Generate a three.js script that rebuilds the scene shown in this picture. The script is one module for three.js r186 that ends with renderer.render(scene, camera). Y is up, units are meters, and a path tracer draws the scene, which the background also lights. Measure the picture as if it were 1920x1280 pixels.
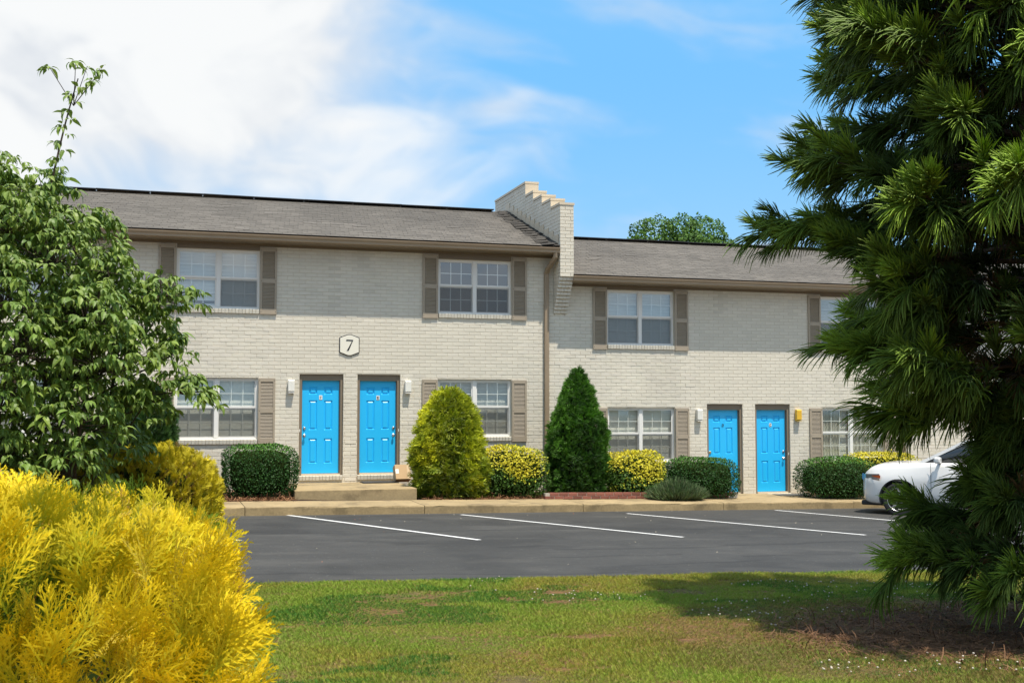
import * as THREE from 'three';
import { mergeGeometries } from 'three/addons/utils/BufferGeometryUtils.js';
import { RoundedBoxGeometry } from 'three/addons/geometries/RoundedBoxGeometry.js';
import { FontLoader } from 'three/addons/loaders/FontLoader.js';
import { TextGeometry } from 'three/addons/geometries/TextGeometry.js';
import { Brush, Evaluator, SUBTRACTION } from 'three-bvh-csg';

// ------------------------------------------------------------------ camera, sky, sun, exposure
const scene = new THREE.Scene();
const camera = new THREE.PerspectiveCamera(33.05, 1024 / 682, 0.1, 1200);
camera.position.set(0, 1.82, 25.06);
camera.lookAt(2.9035, 1.82 + 0.60074, 25.06 - 9.5503);
camera.focus = 23; camera.userData.fStop = 22;

const renderer = new THREE.WebGLRenderer({ antialias: true });
renderer.toneMapping = THREE.LinearToneMapping;
renderer.toneMappingExposure = 1.68;
renderer.shadowMap.enabled = true;

const SUN = new THREE.Vector3(0.42, 3.0, 1.0).normalize();
const sun = new THREE.DirectionalLight(new THREE.Color().setRGB(1, 0.92, 0.80), 3.7);
sun.position.copy(SUN).multiplyScalar(60); sun.target.position.set(5, 0, 6);
sun.position.add(sun.target.position);
sun.castShadow = true; sun.shadow.mapSize.set(4096, 4096);
Object.assign(sun.shadow.camera, { left: -25, right: 25, top: 25, bottom: -25, near: 1, far: 140 });
scene.add(sun, sun.target);

// ------------------------------------------------------------------ small helpers
function rng(seed) { let a = seed >>> 0; return () => { a = (a + 0x6d2b79f5) | 0; let t = Math.imul(a ^ (a >>> 15), 1 | a); t = (t + Math.imul(t ^ (t >>> 7), 61 | t)) ^ t; return ((t ^ (t >>> 14)) >>> 0) / 4294967296; }; }
const V = (x, y, z) => new THREE.Vector3(x, y, z);
const { clamp, lerp, smoothstep, degToRad: rad } = THREE.MathUtils;
const lin = (r, g, b) => new THREE.Color().setRGB(r, g, b);
function hash(x, y, s) { let h = (x * 374761393 + y * 668265263 + s * 974711) | 0; h = Math.imul(h ^ (h >>> 13), 1274126177); h ^= h >>> 16; return (h >>> 0) / 4294967296; }
// value noise, periodic with period P (0: not periodic)
function vnoise(x, y, s = 0, P = 0) {
  const ix = Math.floor(x), iy = Math.floor(y), fx = x - ix, fy = y - iy, u = fx * fx * (3 - 2 * fx), v = fy * fy * (3 - 2 * fy);
  const w = (i, j) => P ? hash(((i % P) + P) % P, ((j % P) + P) % P, s) : hash(i, j, s);
  return lerp(lerp(w(ix, iy), w(ix + 1, iy), u), lerp(w(ix, iy + 1), w(ix + 1, iy + 1), u), v);
}
function fbm(x, y, oct = 4, s = 0, P = 0) { let a = 0.5, t = 0, n = 0; for (let i = 0; i < oct; i++) { t += a * vnoise(x, y, s + i * 17, P); n += a; a *= 0.5; x *= 2; y *= 2; P *= 2; } return t / n; }
function hash3(x, y, z, s) { let h = (x * 374761393 + y * 668265263 + z * 1440662683 + s * 974711) | 0; h = Math.imul(h ^ (h >>> 13), 1274126177); h ^= h >>> 16; return (h >>> 0) / 4294967296; }
function vn3(x, y, z, s) { const ix = Math.floor(x), iy = Math.floor(y), iz = Math.floor(z), f = (t) => t * t * (3 - 2 * t), u = f(x - ix), v = f(y - iy), w = f(z - iz), H = (a, b, c) => hash3(ix + a, iy + b, iz + c, s); return lerp(lerp(lerp(H(0, 0, 0), H(1, 0, 0), u), lerp(H(0, 1, 0), H(1, 1, 0), u), v), lerp(lerp(H(0, 0, 1), H(1, 0, 1), u), lerp(H(0, 1, 1), H(1, 1, 1), u), v), w); }
function fbm3(x, y, z, oct, s) { let a = 0.5, t = 0, n = 0; for (let i = 0; i < oct; i++) { t += a * vn3(x, y, z, s + i * 17); n += a; a *= 0.52; x *= 2.03; y *= 2.03; z *= 2.03; } return t / n; }
function noise3(x, y, z, s = 0) { return (vnoise(x + z * 0.71, y - z * 0.37, s) + vnoise(y + 5.2 + x * 0.31, z + 1.7, s + 3) + vnoise(z - y * 0.43 + 9.1, x + 3.3, s + 7)) / 3; }

// the sky: blue air, a large soft bank of cloud over the roofs, thin streaks; out of view, added cloud and a paler zenith lift the shade
{
  const W = 3072, H = 1536, data = new Float32Array(W * H * 4), K = 0.66;
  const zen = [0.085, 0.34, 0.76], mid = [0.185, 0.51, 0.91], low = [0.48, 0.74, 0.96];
  for (let r = 0; r < H; r++) {
    const up = ((r + 0.5) / H - 0.5) * Math.PI, sy = Math.sin(up), el = up * 180 / Math.PI;
    for (let c = 0; c < W; c++) {
      const o = (r * W + c) * 4; let R, G, B;
      if (el <= -0.5) { R = 0.16; G = 0.17; B = 0.13; } else {
        const a = ((c + 0.5) / W - 0.5) * 2 * Math.PI, dx = Math.cos(a) * Math.cos(up), dz = Math.sin(a) * Math.cos(up);
        const az = Math.atan2(dx, -dz) * 180 / Math.PI;
        const e = Math.max(el, 0), t1 = clamp(1 - e / 17, 0, 1), t2 = smoothstep(e, 16, 75);
        const blue = [0, 1, 2].map((i) => lerp(lerp(mid[i], low[i], Math.pow(t1, 1.5)), zen[i], t2));
        // cloud noise in the direction of view, warped, a little flattened towards the horizon
        const wx = fbm3(dx * 5, sy * 9, dz * 5, 3, 201) - 0.5, wy = fbm3(dx * 5 + 9, sy * 9, dz * 5, 3, 211) - 0.5;
        const n1 = fbm3(dx * 4.2 + wx * 1.3, sy * 8.5 + wy * 1.6, dz * 4.2 + wx, 7, 5), n2 = fbm3(dx * 16 + wx * 3, sy * 30 + wy * 4, dz * 16, 6, 31), n3 = fbm3(dx * 7 + sy * 5 + wx * 1.2, sy * 34 + dx * 4 + wy * 3, dz * 7, 6, 77);
        // where the bank of cloud lies: broad, off to the left, thinning to the right
        const dA = az < 0 ? az / 60 : az / 11.8, bank = Math.exp(-(dA * dA) - Math.pow((el - 19) / (el < 19 ? 9.5 : 30), 2)) * 1.25;
        const small = 0.42 * Math.exp(-Math.pow((az - 16.8) / 2.4, 2) - Math.pow((el - 15.1 - (az - 17) * .12) / 0.8, 2));
        const cum = 1.3 * smoothstep(n2, 0.26, 0.50) * Math.exp(-Math.pow((az - 28.6 + wx * 5) / 1.7, 2) - Math.pow((el - 7.7 + wy * 3) / 0.95, 2));
        const away = Math.max(smoothstep(Math.abs(((az - 16 + 540) % 360) - 180), 40, 100), smoothstep(e, 24, 50)) * 0.40;  // cloud cover out of view, thickened to brighten the shade
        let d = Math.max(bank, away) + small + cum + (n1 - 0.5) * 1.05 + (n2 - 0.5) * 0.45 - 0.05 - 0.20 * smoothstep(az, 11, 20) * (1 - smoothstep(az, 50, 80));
        let cov = smoothstep(d, 0.02, 0.74);
        const streak = smoothstep(n3 * 0.75 + n2 * 0.25, 0.44, 0.76) * 0.46 * smoothstep(e, 3, 9);
        cov = clamp(cov + streak * (1 - cov), 0, 0.985);
        cov *= smoothstep(e, -0.5, 3) * 0.96 + 0.04;
        const shade = 0.80 + 0.20 * smoothstep(n2 * 0.55 + n1 * 0.45 + d * 0.20, 0.42, 0.74);
        const cl = [0.865 * shade, 0.875 * Math.pow(shade, 0.85), 0.875 * Math.pow(shade, 0.6)];
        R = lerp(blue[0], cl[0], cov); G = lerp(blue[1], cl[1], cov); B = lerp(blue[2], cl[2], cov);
      }
      data[o] = R * K; data[o + 1] = G * K; data[o + 2] = B * K; data[o + 3] = 1;
    }
  }
  const sky = new THREE.DataTexture(data, W, H, THREE.RGBAFormat, THREE.FloatType);
  sky.mapping = THREE.EquirectangularReflectionMapping; sky.magFilter = sky.minFilter = THREE.LinearFilter; sky.needsUpdate = true;
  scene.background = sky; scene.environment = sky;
}

// names, tags, parts
const taken = {};
function numbered(n) { const k = (taken[n] = (taken[n] ?? -1) + 1); return k ? `${n}_${String(k).padStart(3, '0')}` : n; }
function tag(o, label, category, group, kind) { if (label) o.userData.label = label; if (category) o.userData.category = category; if (group) o.userData.group = group; if (kind) o.userData.kind = kind; return o; }
function shadows(m) { m.castShadow = m.receiveShadow = true; return m; }
function part(name, geo, mat, parent, kind) { const m = shadows(new THREE.Mesh(geo, mat)); m.name = name; if (kind) m.userData.kind = kind; parent.add(m); return m; }
function thing(name, label, category, at = [0, 0, 0], turn = 0, group) { const g = new THREE.Group(); g.name = numbered(name); g.position.set(...at); g.rotation.y = turn; scene.add(g); return tag(g, label, category, group); }
function struct(name, geo, mat) { const m = geo ? shadows(new THREE.Mesh(geo, mat)) : new THREE.Group(); m.name = numbered(name); m.userData.kind = 'structure'; scene.add(m); return m; }
function inst(name, geo, mat, items, parent, kind = 'stuff') {   // items: {m: Matrix4, c: Color}
  const im = shadows(new THREE.InstancedMesh(geo, mat, items.length)); im.name = name; if (kind) im.userData.kind = kind;
  items.forEach((it, i) => { im.setMatrixAt(i, it.m); im.setColorAt(i, it.c); });
  (parent ?? scene).add(im); return im;
}

// a builder of merged flat-faced geometry with uv in metres and vertex colours
class GB {
  constructor() { this.p = []; this.n = []; this.u = []; this.c = []; this.i = []; this.m = null; this.tint = [1, 1, 1]; }
  quad(a, b, c, d) {
    const M = this.m; if (M) [a, b, c, d] = [a, b, c, d].map((v) => v.clone().applyMatrix4(M));
    const n = c.clone().sub(a).cross(d.clone().sub(b)).normalize(), k = this.p.length / 3, ax = Math.abs(n.x), ay = Math.abs(n.y), az = Math.abs(n.z);
    for (const v of [a, b, c, d]) { this.p.push(v.x, v.y, v.z); this.n.push(n.x, n.y, n.z); this.c.push(...this.tint); this.u.push(...(ay > ax && ay > az ? [v.x, v.z] : ax > az ? [v.z, v.y] : [v.x, v.y])); }
    this.i.push(k, k + 1, k + 2, k, k + 2, k + 3);
  }
  box(x, y, z, w, h, d) {   // centre and size
    const [a, b, c] = [w / 2, h / 2, d / 2], P = (i, j, k) => V(x + i * a, y + j * b, z + k * c);
    this.quad(P(-1, -1, 1), P(1, -1, 1), P(1, 1, 1), P(-1, 1, 1)); this.quad(P(1, -1, -1), P(-1, -1, -1), P(-1, 1, -1), P(1, 1, -1));
    this.quad(P(1, -1, 1), P(1, -1, -1), P(1, 1, -1), P(1, 1, 1)); this.quad(P(-1, -1, -1), P(-1, -1, 1), P(-1, 1, 1), P(-1, 1, -1));
    this.quad(P(-1, 1, 1), P(1, 1, 1), P(1, 1, -1), P(-1, 1, -1)); this.quad(P(-1, -1, -1), P(1, -1, -1), P(1, -1, 1), P(-1, -1, 1)); return this;
  }
  cbox(x, y, z, w, h, d, e = 0.004) {   // box with chamfered edges on its front (+z) and its long sides
    const [a, b, c] = [w / 2, h / 2, d / 2], P = (i, j, k, s) => V(x + i * (a - (s ? e : 0)), y + j * (b - (s ? e : 0)), z + k * c - (s || k < 0 ? 0 : e));
    const F = [P(-1, -1, 1, 1), P(1, -1, 1, 1), P(1, 1, 1, 1), P(-1, 1, 1, 1)], O = [P(-1, -1, 1), P(1, -1, 1), P(1, 1, 1), P(-1, 1, 1)], B = [P(-1, -1, -1), P(1, -1, -1), P(1, 1, -1), P(-1, 1, -1)];
    this.quad(...F); for (let i = 0; i < 4; i++) { const j = (i + 1) % 4; this.quad(O[i], O[j], F[j], F[i]); this.quad(B[i], B[j], O[j], O[i]); }
    this.quad(B[1], B[0], B[3], B[2]); return this;
  }
  geo(colors = false) {
    const g = new THREE.BufferGeometry(); g.setAttribute('position', new THREE.Float32BufferAttribute(this.p, 3)); g.setAttribute('normal', new THREE.Float32BufferAttribute(this.n, 3));
    g.setAttribute('uv', new THREE.Float32BufferAttribute(this.u, 2)); if (colors) g.setAttribute('color', new THREE.Float32BufferAttribute(this.c, 3)); g.setIndex(this.i); return g;
  }
}

// computed textures
function tex(w, h, fn, srgb = true, rep = 1) {
  const d = new Uint8Array(w * h * 4), enc = (x) => { x = clamp(x, 0, 1); return 255 * (srgb ? (x <= 0.0031308 ? x * 12.92 : 1.055 * Math.pow(x, 1 / 2.4) - 0.055) : x); };
  for (let y = 0; y < h; y++) for (let x = 0; x < w; x++) { const v = fn(x / w, y / h), o = (y * w + x) * 4; const [r, g, b] = Array.isArray(v) ? v : [v, v, v]; d[o] = enc(r); d[o + 1] = enc(g); d[o + 2] = enc(b); d[o + 3] = 255; }
  const t = new THREE.DataTexture(d, w, h); t.wrapS = t.wrapT = THREE.RepeatWrapping; t.magFilter = t.minFilter = THREE.LinearFilter; if (srgb) t.colorSpace = THREE.SRGBColorSpace; t.repeat.set(rep, rep); t.needsUpdate = true; return t;
}
const mottle = tex(512, 512, (x, y) => { const a = fbm(x * 6, y * 6, 5, 2, 6), b = fbm(x * 40, y * 40, 3, 9, 40); return 0.86 + 0.12 * a + 0.05 * (b - 0.5); }, true, 0.45);
const grain = tex(512, 512, (x, y) => 0.5 + 0.9 * (fbm(x * 60, y * 60, 3, 4, 60) - 0.5), false, 2);
const fineBump = tex(256, 256, (x, y) => fbm(x * 24, y * 24, 4, 8, 24), false, 3);
const concreteMap = tex(1024, 1024, (x, y) => {
  const a = fbm(x * 5, y * 5, 5, 21, 5), b = fbm(x * 90, y * 90, 2, 23, 90), s = smoothstep(fbm(x * 9, y * 9, 5, 25, 9), 0.52, 0.72), v = 0.70 + 0.36 * (a - 0.3) + 0.22 * (b - 0.5) - 0.20 * s;
  return [v, v * 0.985, v * 0.95];
}, true, 0.4);
const std = (o) => new THREE.MeshStandardMaterial({ roughness: 0.85, ...o });
const M = {
  paint: std({ color: lin(0.735, 0.69, 0.585), map: mottle, bumpMap: fineBump, bumpScale: 0.002, roughness: 0.72, vertexColors: true }),
  mortar: std({ color: lin(0.64, 0.575, 0.46), map: mottle, bumpMap: fineBump, bumpScale: 0.003 }),
  flash: std({ color: lin(0.68, 0.58, 0.43), map: mottle, roughness: 0.5 }),
  taupe: std({ color: lin(0.40, 0.335, 0.25), map: mottle, roughness: 0.55 }),
  taupeDark: std({ color: lin(0.22, 0.175, 0.122), map: mottle, roughness: 0.6 }),
  gutter: std({ color: lin(0.36, 0.275, 0.185), map: mottle, roughness: 0.42 }),
  vinyl: std({ color: lin(0.80, 0.79, 0.75), roughness: 0.4 }),
  grille: std({ color: lin(0.78, 0.77, 0.73), roughness: 0.45 }),
  blind: std({ color: lin(0.86, 0.85, 0.78), roughness: 0.6 }),
  curtain: new THREE.MeshPhysicalMaterial({ color: lin(0.55, 0.55, 0.48), roughness: 1, transmission: 0.3, thickness: 0 }),
  dark: std({ color: lin(0.03, 0.03, 0.03) }),
  room: std({ color: lin(0.22, 0.2, 0.18) }),
  door: std({ color: lin(0.018, 0.49, 0.94), roughness: 0.38 }),
  steel: std({ color: lin(0.62, 0.6, 0.57), metalness: 1, roughness: 0.28 }),
  brass: std({ color: lin(0.7, 0.5, 0.22), metalness: 1, roughness: 0.3 }),
  black: std({ color: lin(0.018, 0.018, 0.02), roughness: 0.5 }),
  white: std({ color: lin(0.78, 0.77, 0.73), roughness: 0.45 }),
  concrete: std({ color: lin(0.46, 0.35, 0.19), map: concreteMap, bumpMap: grain, bumpScale: 0.003, roughness: 0.95 }),
  shingle: std({ color: lin(1, 1, 1), map: tex(512, 512, (x, y) => 0.80 + 0.5 * (fbm(x * 80, y * 80, 2, 61, 80) - 0.4), true, 1.5), bumpMap: grain, bumpScale: 0.004, roughness: 0.95, vertexColors: true }),
  redBrick: std({ color: lin(0.24, 0.085, 0.058), map: mottle, bumpMap: fineBump, bumpScale: 0.004 }),
  bark: std({ color: lin(0.085, 0.06, 0.042), map: tex(256, 256, (x, y) => 0.6 + 0.6 * fbm(x * 30, y * 5, 4, 71, 5), true, 1), bumpMap: tex(256, 256, (x, y) => fbm(x * 30, y * 5, 4, 71, 5), false, 1), bumpScale: 0.02 }),
};
const glassOf = (r, g, b, ior) => new THREE.MeshPhysicalMaterial({ color: lin(r, g, b), transmission: 1, thickness: 0, roughness: 0.015, ior });
M.glassHigh = glassOf(0.90, 0.94, 0.95, 2.6); M.glass = glassOf(0.92, 0.955, 0.93, 2.0);
M.screen = std({ color: lin(0.10, 0.10, 0.095), transparent: true, opacity: 0.42, roughness: 1 });
const leafMat = (tr = 0.35, rough = 0.6) => new THREE.MeshPhysicalMaterial({ color: lin(1, 1, 1), roughness: rough, transmission: tr, thickness: 0, specularIntensity: 0.5, vertexColors: true, side: THREE.DoubleSide });

// the lie of the land: the whole site falls gently to the right; kerb and lot run nearly along the building
const kerbZ = (x) => 4.1 - 0.12 * (x - 3.3), EDGE = 13.25;
const lotY = (x, z) => 0.02 - 0.0243 * x + 0.0105 * (z - kerbZ(x));
const walkY = (x) => 0.17 - 0.0243 * x;
const lawnY = (x, z) => lotY(x, EDGE) + 0.03 + 0.006 * (z - EDGE) + 0.05 * smoothstep(z, EDGE, EDGE + 0.5) * 0.6 - 0.03;
const bedY = (x) => walkY(x) - 0.02;
// ------------------------------------------------------------------ ground
function sheet(yf, x0, x1, z0, z1, nx, nz, uvf) {   // z0, z1 may be functions of x
  const p = [], u = [], ix = [], f = (v, x) => (typeof v === 'function' ? v(x) : v);
  for (let j = 0; j <= nz; j++) for (let i = 0; i <= nx; i++) {
    const x = lerp(x0, x1, i / nx), z = lerp(f(z0, x), f(z1, x), j / nz); p.push(x, yf(x, z), z); u.push(...(uvf ? uvf(x, z) : [x, z]));
  }
  for (let j = 0; j < nz; j++) for (let i = 0; i < nx; i++) { const a = j * (nx + 1) + i, b = a + 1, c = a + nx + 1, d = c + 1; ix.push(a, c, b, b, c, d); }
  const g = new THREE.BufferGeometry(); g.setAttribute('position', new THREE.Float32BufferAttribute(p, 3)); g.setAttribute('uv', new THREE.Float32BufferAttribute(u, 2)); g.setIndex(ix); g.computeVertexNormals(); return g;
}
const soilMap = tex(1024, 1024, (x, y) => {
  const a = fbm(x * 7, y * 7, 5, 101, 7), b = fbm(x * 120, y * 120, 2, 103, 120), t = smoothstep(a, 0.40, 0.62);
  return [lerp(0.205, 0.15, t) * (0.55 + 0.9 * b), lerp(0.105, 0.115, t) * (0.55 + 0.9 * b), lerp(0.038, 0.030, t) * (0.55 + 0.9 * b)];
}, true, 0.17);
struct('ground', sheet((x, z) => -0.55 - 0.0243 * clamp(x, -60, 60) - (Math.abs(x) > 60 ? 0.3 : 0), -450, 450, -450, 450, 60, 60), std({ color: lin(0.9, 0.9, 0.9), map: soilMap, roughness: 1 }));
struct('lawn', sheet(lawnY, -30, 34, EDGE, 45, 90, 60), std({ color: lin(1, 1, 1), map: soilMap, bumpMap: grain, bumpScale: 0.03, roughness: 1 }));

// parking lot: seal-coated asphalt, its cracks and stains; painted lines a few mm above
{
  const lot = struct('parking_lot');
  const crack = (x, y) => {   // sealed cracks meander along and across the lot
    let d = 1; for (const [s, o, w] of [[1, 6.2, .10], [2, 8.0, .07], [3, 10.2, .09], [4, 11.6, .06], [5, 12.6, .05]]) { const c = o + 1.3 * (fbm(x * 0.35, s * 9, 4, 140 + s) - 0.5) + 0.5 * Math.floor(fbm(x * 0.12 + s, 1.5, 2, 150 + s) * 4 - 2); const on = fbm(x * 0.28 + s * 7, 3.3, 2, 160 + s); if (on > 0.47) d = Math.min(d, Math.abs(y - c) / w); }
    return d;
  };
  const X0 = -8, X1 = 28, Z0 = 0.6, Z1 = EDGE + 0.1;
  const lotMap = tex(2048, 1024, (u, v) => {
    const x = lerp(X0, X1, u), z = lerp(Z0, Z1, v), a = fbm(x * 0.35, z * 1.6, 5, 111), b = fbm(x * 14, z * 20, 3, 113), st = fbm(x * 0.8, z * 0.8, 4, 117), sp = hash(Math.floor(x * 57), Math.floor(z * 82), 5) > 0.9985 ? 0.16 : 0;
    let k = 0.041 * (0.72 + 0.50 * a + 0.34 * (b - 0.5)) * (1 - 0.30 * smoothstep(st, 0.55, 0.72)); const c = crack(x, z); k *= c < 1 ? 0.68 : 1; k += sp;
    const dusty = smoothstep(fbm(x * 1.2, z * 2.5, 4, 119), 0.56, 0.8) * 0.016 + Math.max(0, 1 - (z - kerbZ(x)) / 0.35) * 0.02 * (z > kerbZ(x) ? 1 : 0);
    return [k * 1.04 + dusty, k * 1.0 + dusty * 0.93, k * 0.90 + dusty * 0.8];
  }, true);
  part('asphalt', sheet((x, z) => lotY(x, z), X0, X1, (x) => kerbZ(x) - 0.12, EDGE + 0.08, 60, 40, (x, z) => [(x - X0) / (X1 - X0), (z - Z0) / (Z1 - Z0)]), std({ color: lin(1, 1, 1), map: lotMap, bumpMap: (() => { const t = grain.clone(); t.repeat.set(40, 14); t.needsUpdate = true; return t; })(), bumpScale: 0.004, roughness: 0.82 }), lot);
  for (const [a, b] of [[-30, X0], [X1, 60]]) part('asphalt', sheet(lotY, a, b, (x) => clamp(kerbZ(x), -4, 7) - 0.1, EDGE + 0.08, 20, 20), std({ color: lin(0.04, 0.04, 0.042), roughness: 0.85 }), lot);
  const wear = tex(512, 64, (x, y) => { const n = fbm(x * 60, y * 8, 4, 131); return n > 0.70 ? 0.35 : 0.62 + 0.22 * n; }, true);
  const lineM = std({ color: lin(0.95, 0.95, 0.92), map: wear, roughness: 0.7 });
  for (const [x0, z0, x1, z1] of [[-1.30, 4.62, 1.05, 8.75], [2.18, 4.23, 4.40, 8.98], [5.35, 4.22, 7.66, 8.86], [8.74, 4.05, 10.92, 8.79], [12.45, 3.25, 14.27, 8.54], [15.55, 2.95, 17.9, 8.3]]) {
    const n = 24, p = [], u = [], ix = [], dx = x1 - x0, dz = z1 - z0, L = Math.hypot(dx, dz), w = 0.05;
    for (let i = 0; i <= n; i++) for (const s of [-1, 1]) { const t = i / n, x = x0 + dx * t + s * w * dz / L, z = z0 + dz * t - s * w * dx / L; p.push(x, lotY(x, z) + 0.004, z); u.push(t, s > 0 ? 1 : 0); }
    for (let i = 0; i < n; i++) { const a = 2 * i; ix.push(a, a + 1, a + 2, a + 1, a + 3, a + 2); }
    const g = new THREE.BufferGeometry(); g.setAttribute('position', new THREE.Float32BufferAttribute(p, 3)); g.setAttribute('uv', new THREE.Float32BufferAttribute(u, 2)); g.setIndex(ix); g.computeVertexNormals();
    if (g.attributes.normal.getY(0) < 0) { g.setIndex(ix.map((_, k) => ix[k - (k % 3) + 2 - (k % 3)])); g.computeVertexNormals(); }
    part('parking_line', g, lineM, lot);
  }
}

// sidewalk: cast slabs, each with its rolled kerb edge
{
  const slabM = M.concrete.clone(); slabM.vertexColors = true; const walk = struct('sidewalk'), cuts = [-14, -9.2, -5, -1.8, 1.42, 4.72, 8.02, 11.3, 14.7, 18.1, 21.4, 26], depth = 1.32, R = 0.025;
  for (let i = 0; i + 1 < cuts.length; i++) {
    const a = cuts[i] + 0.006, b = cuts[i + 1] - 0.006, n = 24, prof = [[-depth, -0.2], [-depth, 0.004 * (i % 3)], [-0.30, 0], [-R, 0], [-R * 0.3, -R * 0.3], [0, -R], [0.012, -0.30]];
    const p = [], u = [], ix = [], m = prof.length; let l = 0; const ls = prof.map((q, k) => (l += k ? Math.hypot(q[0] - prof[k - 1][0], q[1] - prof[k - 1][1]) : 0));
    for (let s = 0; s <= n; s++) { const x = lerp(a, b, s / n); prof.forEach((q, k) => { const j = k >= 2 && k <= 5 ? 0.012 * (vnoise(x * 5, k * 3, 200 + i) - 0.5) : 0; p.push(x, walkY(x) + q[1] + (k > 2 ? j : 0), kerbZ(x) + q[0] + j); u.push(x + i * 1.37, ls[k] + i * 0.83); }); }
    for (let s = 0; s < n; s++) for (let k = 0; k + 1 < m; k++) { const A = s * m + k, B = A + 1, C = A + m, D = C + 1; ix.push(A, B, C, B, D, C); }
    for (const s of [0, n]) for (let k = 1; k + 1 < m; k++) ix.push(...(s ? [s * m, s * m + k, s * m + k + 1] : [s * m, s * m + k + 1, s * m + k]));
    const g = new THREE.BufferGeometry(); g.setAttribute('position', new THREE.Float32BufferAttribute(p, 3)); g.setAttribute('uv', new THREE.Float32BufferAttribute(u, 2)); g.setIndex(ix);
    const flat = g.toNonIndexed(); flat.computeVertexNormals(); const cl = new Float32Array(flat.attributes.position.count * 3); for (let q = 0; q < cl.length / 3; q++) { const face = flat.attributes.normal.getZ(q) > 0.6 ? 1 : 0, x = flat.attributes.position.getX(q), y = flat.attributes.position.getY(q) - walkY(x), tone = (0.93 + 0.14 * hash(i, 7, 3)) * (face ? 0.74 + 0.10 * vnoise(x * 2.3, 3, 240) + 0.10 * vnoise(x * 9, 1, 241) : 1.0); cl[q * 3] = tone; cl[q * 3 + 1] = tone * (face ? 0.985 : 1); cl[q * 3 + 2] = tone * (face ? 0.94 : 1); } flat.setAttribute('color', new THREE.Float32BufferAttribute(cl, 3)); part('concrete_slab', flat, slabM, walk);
  }
}
// planting beds under the wall, covered in pine straw
struct('planting_bed', sheet((x, z) => bedY(x) + 0.03 * (fbm(x * 2, z * 2, 3, 220) - 0.5), -14, 26, -0.1, (x) => kerbZ(x) - 1.30, 120, 10), std({ color: lin(0.17, 0.085, 0.045), map: soilMap, bumpMap: grain, bumpScale: 0.03, roughness: 1 }));
// the concrete stoop of the two near doors, and the landing of the far ones
{
  const slab = (name, x0, x1, y0, y1, z0, z1, mat = M.concrete) => { const g = new RoundedBoxGeometry(x1 - x0, y1 - y0, z1 - z0, 3, 0.02); g.translate((x0 + x1) / 2, (y0 + y1) / 2, (z0 + z1) / 2); const q = g.attributes.position, n = g.attributes.normal, u = g.attributes.uv; for (let i = 0; i < q.count; i++) { const ny = Math.abs(n.getY(i)), nx = Math.abs(n.getX(i)); u.setXY(i, nx > 0.7 ? q.getZ(i) : q.getX(i), ny > 0.7 ? q.getZ(i) : q.getY(i)); } return struct(name, g, mat); };
  slab('stoop', 2.50, 4.93, -0.2, 0.27, 0.008, 2.28);
  const g = sheet((x, z) => walkY(x) - 0.012 - 0.004 * (z < 0.2 ? 1 : 0), 12.1, 15.0, 0.002, (x) => kerbZ(x) - 1.325, 10, 6); struct('door_landing', g, M.concrete);
}
// ------------------------------------------------------------------ the terrace of painted brick flats
const COURSE = 0.0805, BRICK = 0.254;
// fills a rectangle with running bond, cut round the openings; add(x, y, w, h) is called once for each brick or cut piece
function bond(x0, x1, y0, y1, open, add, phase = 0) {
  const rows = Math.ceil((y1 - y0) / COURSE);
  for (let r = 0; r < rows; r++) {
    const b = y0 + r * COURSE, t = Math.min(b + COURSE, y1); if (t - b < 0.02) continue;
    const off = typeof x0 === 'function' ? 0 : (r % 2 ? BRICK / 2 : 0) + phase, xa = typeof x0 === 'function' ? x0(r) : x0, xb = typeof x1 === 'function' ? x1(r) : x1;
    for (let x = xa - off; x < xb - 0.001; x += BRICK) {
      let pieces = [[Math.max(x, xa), Math.min(x + BRICK, xb), b, t]];
      for (const [ox0, ox1, oy0, oy1] of open) {
        const next = [];
        for (const [a, c, d, e] of pieces) {
          if (c <= ox0 || a >= ox1 || e <= oy0 || d >= oy1) { next.push([a, c, d, e]); continue; }
          if (a < ox0) next.push([a, ox0, d, e]); if (c > ox1) next.push([ox1, c, d, e]);
          const m0 = Math.max(a, ox0), m1 = Math.min(c, ox1); if (d < oy0) next.push([m0, m1, d, oy0]); if (e > oy1) next.push([m0, m1, oy1, e]);
        }
        pieces = next;
      }
      for (const [a, c, d, e] of pieces) if (c - a > 0.018 && e - d > 0.018) add((a + c) / 2, (d + e) / 2, c - a - 0.008, e - d - 0.0095);
    }
  }
}
const brickR = rng(11);
function brickInto(gb, x, y, w, h, z = 0) {
  const k = (0.965 + 0.06 * brickR() + 0.10 * (fbm(x * 0.7, y * 0.9, 4, 300) - 0.5)) * (1 - 0.10 * smoothstep(fbm(x * 3.1, y * 0.35, 4, 310), 0.56, 0.78)) * (brickR() > 0.985 ? 0.93 : 1), t = 0.0055 + 0.0022 * (brickR() - 0.5) * 2 + (brickR() > 0.97 ? 0.003 : 0);
  gb.tint = [k, k * (0.995 + 0.01 * brickR()), k * (0.985 + 0.02 * brickR())];
  const m = gb.m; if (!m) gb.m = new THREE.Matrix4().makeRotationZ((brickR() - 0.5) * 0.006).setPosition(x + (brickR() - .5) * .002, y + (brickR() - 0.5) * 0.0025, z);
  gb.cbox(m ? x : 0, m ? y : 0, m ? z : 0, w, h, t * 2, 0.0032); gb.m = m; gb.tint = [1, 1, 1];
}
const brickShapes = [0, 1, 2, 3].map((k) => { const g = new GB(), b = 0.97 + 0.02 * k; g.tint = [b, b, b * 0.99]; g.cbox(0, 0, 0, BRICK - 0.008, COURSE - 0.0095, 0.011 + 0.0012 * (k % 3), 0.0032); return g.geo(true); });

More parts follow.
